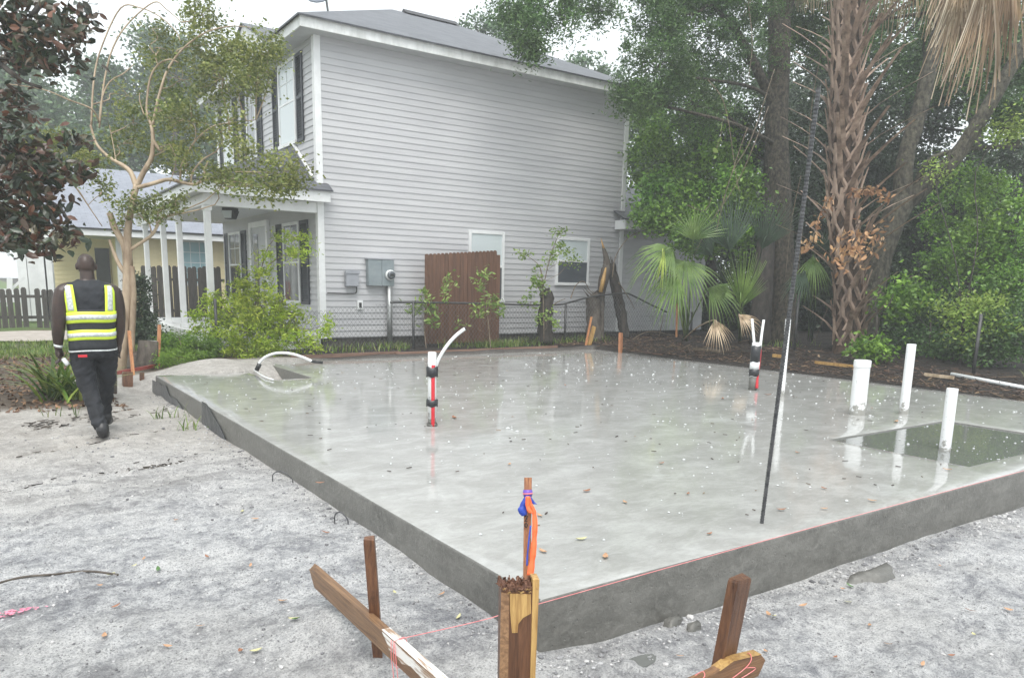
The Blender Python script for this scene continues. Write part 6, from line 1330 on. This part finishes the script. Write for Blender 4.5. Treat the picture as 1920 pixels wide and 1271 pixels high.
# fallen leaves one can pick out
def leaf_mesh(L, W, curl):
    V = []; F = []; m_ = 6
    for i in range(m_ + 1):
        t_ = i / m_; w_ = W * math.sin(math.pi * min(t_ * .96 + .02, 1)) ** .8 / 2; x = L * (t_ - .5); z = curl * (2 * t_ - 1) ** 2
        V += [(x, -w_, z + curl * .5), (x, 0, z), (x, w_, z + curl * .5)]
    for i in range(m_): F += [(i * 3, i * 3 + 1, i * 3 + 4, i * 3 + 3), (i * 3 + 1, i * 3 + 2, i * 3 + 5, i * 3 + 4)]
    me = bpy.data.meshes.new('fallen_leaf'); me.from_pydata(V, [], F); return me
LM = {m_: leaf_mesh(.062, .026, .006) for m_ in ('leaf_orange', 'leaf_brown', 'leaf_yellow', 'leaf_greenfall')}
for m_, q in LM.items(): q.materials.append(MAT[m_])
LS = [(187, 1104, 0), (270, 1052, 0), (252, 1063, 2), (196, 1196, 0), (376, 1177, 0), (314, 1215, 0), (218, 1140, 1), (388, 1045, 1), (470, 1064, 0), (297, 1070, 3), (530, 1130, 0), (452, 1225, 1), (480, 1225, 2), (550, 1165, 2), (828, 1118, 0), (740, 1115, 2), (555, 1165, 3), (208, 1080, 2), (454, 962, 2), (478, 975, 0), (331, 976, 0), (1580, 1106, 0), (1593, 1100, 3), (1590, 1126, 2), (1505, 1142, 0), (1440, 1162, 0), (1450, 1166, 2), (1665, 1210, 0), (1785, 1220, 1), (1730, 1242, 0), (1762, 1067, 0), (1818, 1147, 1), (1890, 1143, 0), (1435, 1228, 0), (1275, 1232, 0), (1565, 1240, 1), (1630, 1180, 0), (1825, 1195, 2), (860, 1160, 2), (610, 1000, 1)]
rr = random.Random(2); LABS = {0: 'dry orange oval leaf fallen on the grey sand', 1: 'dark brown curled leaf fallen on the grey sand', 2: 'pale yellow leaf fallen on the grey sand', 3: 'small green leaf fallen on the grey sand'}
for px, py, t_ in LS:
    c = A(AZ(px, py, -.22)); c[2] = gz(c[0], c[1]); c = A(AZ(px, py, c[2])); c[2] = gz(c[0], c[1]) + .012
    o = link('fallen_leaf', LM[('leaf_orange', 'leaf_brown', 'leaf_yellow', 'leaf_greenfall')[t_]], None, c); o.rotation_euler = (rr.uniform(-.3, .3), rr.uniform(-.3, .3), rr.uniform(0, 6.28)); s_ = rr.uniform(.5, .85); o.scale = (s_, s_, s_)
    where = ('on the sand along the slab left face' if py < 1010 and px < 700 else 'near the lower left picture corner' if px < 330 and py > 1150 else 'on open sand left of the batter board' if px < 520 else 'on sand beside the left batter board' if px < 900 else 'between the corner stake and the right stake' if px < 1340 else 'on sand close to the right stake' if px < 1520 else 'by the spilled concrete on the right sand' if py < 1150 else 'near the lower right picture corner')
    tag(o, ('dry orange leaf ', 'curled brown leaf ', 'pale yellow leaf ', 'small green leaf ')[t_] + where, 'leaf', 'leaves fallen on the sand')
SLs = [(1012, 966, 0), (1018, 1033, 0), (1135, 1043, 0), (1172, 941, 0), (1465, 955, 1), (1330, 1000, 1), (1545, 953, 0), (1545, 915, 1), (1355, 747, 1), (1495, 848, 1), (1680, 790, 0), (1776, 880, 0), (852, 783, 1), (1090, 1010, 2), (600, 905, 1), (1290, 925, 1), (1440, 740, 1), (1060, 722, 1), (1635, 938, 0), (1100, 920, 1), (955, 870, 0), (1240, 868, 1)]
for px, py, t_ in SLs:
    c = A(AZ(px, py, .008)); o = link('fallen_leaf', LM[('leaf_orange', 'leaf_brown', 'leaf_yellow')[t_]], None, c); o.rotation_euler = (0, 0, rr.uniform(0, 6.28)); s_ = rr.uniform(.7, 1.2) * (1.5 if py < 800 else 1); o.scale = (s_, s_, s_)
    where = ('by the corner lath' if px < 1200 and py > 930 else 'around the rebar foot' if py > 900 and px > 1200 else 'near the slab recess' if px > 1400 and py > 760 else 'towards the far slab edge' if py < 760 else 'in the middle of the slab')
    tag(o, ('tan oval leaf', 'dark brown twig-like leaf', 'yellowish leaf')[t_] + ' stuck on the wet concrete ' + where, 'leaf', 'leaves on the slab')
P = A([AZ(a, b, -.21) for a, b in ((-20, 1102), (40, 1090), (100, 1082), (165, 1078), (222, 1083))]); P[:, 2] = ground_z(P[:, 0], P[:, 1]) + .006
MB().tube(spline(P, 5), .006, 6).thing('fallen_twig', MAT['dead_bark'], 'thin dark twig lying on the sand at the left picture edge', 'twig')
pc = A(AZ(22, 1153, -.22)); V = []; F = []; rng = np.random.default_rng(5)
for _ in range(90):
    x, y = pc[0] + rng.normal() * .05, pc[1] + rng.normal() * .02; a = rng.uniform(0, 6.28); l_ = rng.uniform(.004, .014); b = len(V)
    for i in range(4): q = a + i * 1.571; V.append((x + l_ * math.cos(q), y + l_ * .5 * math.sin(q), gz(x, y) + .010 + .002 * i))
    F.append((b, b + 1, b + 2, b + 3))
simple('paint_pink', (.62, .16, .26), (.72, .30, .38), .6, 30)
tag(link('paint_mark', fastmesh('paint_mark', V, F, MAT['paint_pink'])), 'faded pink survey paint sprayed on the sand at the left edge', 'paint mark')
# dark specks of debris on the slab
V = []; F = []; rng = np.random.default_rng(33)
for _ in range(230):
    x, y = rng.uniform(.2, 8.9), rng.uniform(.2, 9.9)
    if inside_slab(A([x]), A([y]), .1)[0] and not (4.3 < x < 6.6 and .2 < y < 1.6): stick(A((x, y, .006)), rng.uniform(.008, .05), rng.uniform(.004, .010), .004, rng.uniform(0, 6.28), 0)
tag(link('slab_debris', fastmesh('slab_debris', V, F, MAT['chips'])), 'tiny twigs and specks of dirt on the slab', kind='stuff')
print('vegetation ok')

# ------------------------------------------------------------------ worker walking away
WP = A((-1.12, 5.92, 0)); WP[2] = gz(WP[0], WP[1]) + .0
WP[0] += .085
wk = thing('person', 'worker in black clothes and lime reflective vest walking away on the sand', 'person', tuple(WP))
def solid(name, parts, mat, voxel=.012, smooth=6, parent=wk, fold=0.0):
    """closed lofts and tapered tubes fused into one continuous skin"""
    mb = MB()
    for p in parts: mb.add(*p)
    me = bpy.data.meshes.new('tmp'); me.from_pydata(mb.v, [], mb.f); bm = bmesh.new(); bm.from_mesh(me); bmesh.ops.recalc_face_normals(bm, faces=bm.faces); bm.to_mesh(me); bm.free()
    o = bpy.data.objects.new('tmp', me); COL.objects.link(o)
    r = o.modifiers.new('r', 'REMESH'); r.mode = 'VOXEL'; r.voxel_size = voxel
    s = o.modifiers.new('s', 'SMOOTH'); s.iterations = smooth; s.factor = .5
    dg = bpy.context.evaluated_depsgraph_get(); new = bpy.data.meshes.new_from_object(o.evaluated_get(dg)); bpy.data.objects.remove(o)
    for p in new.polygons: p.use_smooth = True
    if fold:
        nv = len(new.vertices); co = np.empty(nv * 3, np.float32); new.vertices.foreach_get('co', co); co = co.reshape(-1, 3); nr = np.empty(nv * 3, np.float32); new.vertices.foreach_get('normal', nr); nr = nr.reshape(-1, 3)
        a = np.arctan2(co[:, 1], co[:, 0]); h = vnoise(co[:, 2] * 16 + co[:, 0] * 9, a * 1.6 + co[:, 1] * 5, 51) + .6 * vnoise(co[:, 2] * 34 - co[:, 0] * 20, a * 3 + co[:, 1] * 14, 52)
        co = co + nr * (h * fold)[:, None]; new.vertices.foreach_set('co', co.astype(np.float32).ravel()); new.update()
    new.materials.clear(); new.materials.append(mat); new.name = name
    return link(name, new, parent)
def ring_loft(rows, n=24, e=2.0):
    """rows of (cx, cy, z, rx, ry)"""
    V = []; F = []
    for cx, cy, z, rx, ry in rows:
        for k in range(n):
            a = 2 * math.pi * k / n; c, s = math.cos(a), math.sin(a); V.append((cx + rx * math.copysign(abs(c) ** (2 / e), c), cy + ry * math.copysign(abs(s) ** (2 / e), s), z))
    for i in range(len(rows) - 1):
        for k in range(n): F.append((i * n + k, i * n + (k + 1) % n, (i + 1) * n + (k + 1) % n, (i + 1) * n + k))
    F += [tuple(range(n - 1, -1, -1)), tuple((len(rows) - 1) * n + k for k in range(n))]; return V, F
def limb_t(pts, rad, n=14): P = spline(pts, 5); return tubegeo(P, list(np.interp(np.linspace(0, 1, len(P)), np.linspace(0, 1, len(rad)), rad)), n)
def ball(c, r, n=12):
    rows = []
    for i in range(1, 10): a = math.pi * i / 10; rows.append((c[0], c[1], c[2] - r[2] * math.cos(a), r[0] * math.sin(a), r[1] * math.sin(a)))
    return ring_loft(rows, n)
TZ = [.84, .90, .98, 1.08, 1.18, 1.28, 1.38, 1.46, 1.52, 1.56, 1.595]
TX = [.200, .206, .200, .200, .210, .226, .240, .244, .222, .170, .095]
TY = [.150, .150, .142, .140, .145, .150, .150, .142, .122, .098, .075]
torso = [(0, .005 * (z - 1), z, x * .93, y * .9) for z, x, y in zip(TZ, TX, TY)]
def hand(wr, dirv, side, curl, s=1.0):
    """palm, four unequal curled fingers and a thumb leaving the side of the palm"""
    d = Vector(dirv).normalized(); f = Vector((0, 1, 0)); f = (f - d * f.dot(d)).normalized(); x = d.cross(f) * side; w0 = Vector(wr); parts = [limb_t([w0, w0 + d * .045, w0 + d * .09], (.032 * s, .040 * s, .036 * s), 10)]
    for i, (o_, L) in enumerate(((-.030, .070), (-.010, .080), (.011, .075), (.031, .060))):
        b = w0 + d * .085 + f * o_; k1 = b + d * L * .45 + x * (-.012 * curl); k2 = k1 + d * L * .30 + x * (-.026 * curl); k3 = k2 + d * L * .16 * (1 - .6 * curl) + x * (-.03 * curl); parts.append(limb_t([b, k1, k2, k3], (.0105, .010, .009, .0075), 8))
    t0 = w0 + d * .03 - f * .034; parts.append(limb_t([t0, t0 + d * .03 - f * .022 - x * .01, t0 + d * .06 - f * .022 - x * .02], (.014, .0125, .009), 8)); return parts
LW, RW = (-.308, .045, .905), (.250, .10, .93)
body = [ring_loft(torso), limb_t([(0, -.005, 1.53), (0, .01, 1.62), (0, .025, 1.70)], (.075, .068, .066)), ball((0, .04, 1.745), (.083, .102, .114), 20), ball((0, .085, 1.695), (.056, .062, .062), 14), ball((0, .145, 1.715), (.014, .022, .026), 8),
        ball((-.087, .03, 1.725), (.014, .024, .036), 8), ball((.087, .03, 1.725), (.014, .024, .036), 8), ball((0, .138, 1.675), (.028, .012, .010), 8),
        limb_t([(-.15, 0, 1.50), (-.225, -.01, 1.46), (-.268, -.03, 1.30), (-.290, -.035, 1.15), (-.302, -.01, 1.05), LW], (.07, .084, .076, .060, .058, .036)), limb_t([(.15, 0, 1.50), (.222, 0, 1.46), (.252, .0, 1.30), (.262, .015, 1.16), (.260, .05, 1.06), RW], (.07, .084, .075, .058, .054, .036)),
        limb_t([(-.095, 0, .90), (-.085, .0, .70), (-.06, -.03, .50), (-.035, -.18, .30), (-.01, -.30, .12)], (.085, .075, .05, .045, .04)), limb_t([(.095, 0, .90), (.10, .10, .70), (.09, .17, .50), (.075, .26, .30), (.065, .34, .10)], (.085, .075, .05, .045, .04))]
body += hand(LW, (.10, .12, -1), 1, .75) + hand(RW, (-.15, .35, -1), -1, .6)
solid('body', body, MAT['skin'], .007, 3)
trs = solid('trousers', [ring_loft([(0, 0, .80, .185, .14), (0, -.005, .86, .205, .158), (0, 0, .93, .20, .150)]),
    limb_t([(-.105, -.005, .88), (-.10, -.005, .70), (-.075, -.03, .50), (-.045, -.17, .30), (-.02, -.29, .16), (-.015, -.31, .11)], (.116, .110, .086, .078, .070, .066)), limb_t([(.105, 0, .88), (.115, .09, .70), (.10, .16, .50), (.085, .25, .30), (.08, .33, .16), (.08, .34, .11)], (.116, .108, .086, .078, .070, .066))], MAT['jeans_black'], .010, 3, fold=.024)
V = [(-.20 + .075 * i, -.158 - .004 * (i % 2), .845 - .012 * i * 0) for i in range(2)]
MB().box((WP[0] - .155, WP[1] - .166, WP[2] + .825), (WP[0] - .075, WP[1] - .150, WP[2] + .850)).build('red_patch', MAT['red_tape'], wk)
def shoe(h, toe, lift, nm='boot'):
    h, toe = A(h), A(toe); d = (toe - h) / np.linalg.norm(toe - h); return solid(nm, [limb_t([h + A((0, 0, .085)) + d * .05, h + A((0, 0, .035)) + d * .02, h + A((0, 0, .0)) + d * .05], (.060, .062, .052), 12), limb_t([h + d * .01 + A((0, 0, .005)), h + d * .12, h + d * .21 + A((0, 0, -.01)), toe], (.050, .054, .056, .038), 12)], MAT['boot_leather'], .008, 3)
shoe((-.012, -.36, .060), (.03, -.10, .035), 0); shoe((.095, .29, .09), (.15, .55, .06), 0)
solid('shirt', [ring_loft([(0, .005 * (z - 1), z, x * .985, y * .975) for z, x, y in zip(TZ, TX, TY)], 28, 2.3), limb_t([(-.13, 0, 1.50), (-.175, -.005, 1.485)], (.08, .085)), limb_t([(.13, 0, 1.50), (.172, 0, 1.485)], (.08, .085))], MAT['tee_black'], .010, 3, fold=.012)
def tq(z, arr): return float(np.interp(z, TZ, arr))
def surf(x, z, off): rx, ry = tq(z, TX) + off, tq(z, TY) + off; return (x, -ry * max(0, 1 - abs(x / rx) ** 2.3) ** (1 / 2.3) + .005 * (z - 1), z)
def shell(name, z0, z1, off, mat, nz=6, n=48, wav=.0, th=.003):
    V = []; F = []
    for i in range(nz + 1):
        z = z0 + (z1 - z0) * i / nz
        for k in range(n):
            a = 2 * math.pi * k / n; c, s = math.cos(a), math.sin(a); rx, ry = tq(z, TX) + off, tq(z, TY) + off; zz = z + wav * math.sin(3 * a + 1) + .008 * c
            V.append((rx * math.copysign(abs(c) ** (2 / 2.3), c) + WP[0], ry * math.copysign(abs(s) ** (2 / 2.3), s) + .005 * (z - 1) + WP[1], zz + WP[2]))
    for i in range(nz):
        for k in range(n): F.append((i * n + k, i * n + (k + 1) % n, (i + 1) * n + (k + 1) % n, (i + 1) * n + k))
    o = MB().add(V, F, True).build(name, MAT[mat], wk); s_ = o.modifiers.new('s', 'SOLIDIFY'); s_.thickness = th; return o
def vpatch(name, xa, xb, z0, z1, off, mat, parent, front=False):
    V = []; F = []; nz, nx_ = 12, 5
    for i in range(nz + 1):
        t_ = i / nz; z = z0 + (z1 - z0) * t_
        for j in range(nx_ + 1):
            u = j / nx_; x = (xa[0] + (xa[1] - xa[0]) * t_) * (1 - u) + (xb[0] + (xb[1] - xb[0]) * t_) * u; p = surf(x, z, off); V.append((p[0] + WP[0], (-p[1] if front else p[1]) + WP[1], p[2] + WP[2]))
    for i in range(nz):
        for j in range(nx_): F.append((i * (nx_ + 1) + j, i * (nx_ + 1) + j + 1, (i + 1) * (nx_ + 1) + j + 1, (i + 1) * (nx_ + 1) + j))
    o = MB().add(V, F, True).build(name, MAT[mat], wk if parent is None else parent); s_ = o.modifiers.new('s', 'SOLIDIFY'); s_.thickness = .003; return o
vest = shell('vest', .885, 1.30, .016, 'vest_black', 8, wav=.004)
shell('hem', .878, .893, .019, 'silver_tape', 1, wav=.004)
for z0, z1, s0, s1 in ((1.168, 1.278, 1.200, 1.246), (.996, 1.098, 1.026, 1.068)):
    shell('lime_band', z0, z1, .021, 'hivis', 3, wav=.005); shell('reflective_band', s0, s1, .025, 'silver_tape', 2, wav=.005)
for sg in (-1, 1):
    o1 = -.012 if sg > 0 else 0
    vpatch('lime_strap', (sg * .232 + o1, sg * .240 + o1), (sg * .130 + o1, sg * .148 + o1), 1.27, 1.545, .019, 'hivis', None)
    vpatch('reflective_strap', (sg * .206 + o1, sg * .218 + o1), (sg * .156 + o1, sg * .172 + o1), 1.29, 1.54, .023, 'silver_tape', None)
    vpatch('lime_strap', (sg * .222, sg * .23), (sg * .13, sg * .14), 1.27, 1.545, .019, 'hivis', None, True)
MB().tube([(WP[0] - .305, WP[1] + .01, WP[2] + .945), (WP[0] - .309, WP[1] + .015, WP[2] + .925)], .043, 12).build('wristwatch', MAT['silver_tape'], wk)
cp_ = A(WP) + A((-.275, .035, .795)) * .943; MB().tube([cp_, cp_ + A((.035, -.03, -.055))], .022, 12).thing('white_cup', MAT['conduit_white'], 'small white object held in the left hand of the worker', 'cup')
wk.scale = (.945, .945, .94)
print('worker ok')

# ------------------------------------------------------------------ rain haze
hz = MB().box((-70, -12, -2.5), (75, 75, 21)).build('haze', bpy.data.materials.new('haze')); hz['kind'] = 'stuff'; hz['label'] = 'thin pale rain haze hanging in the air'
hm = hz.data.materials[0]; hm.use_nodes = True; ht = hm.node_tree; ht.nodes.clear()
ho = ht.nodes.new('ShaderNodeOutputMaterial'); hp = ht.nodes.new('ShaderNodeVolumePrincipled'); hp.inputs['Color'].default_value = (.93, .96, .97, 1); hp.inputs['Density'].default_value = .0034; hp.inputs['Anisotropy'].default_value = .2
ht.links.new(hp.outputs[0], ho.inputs['Volume'])
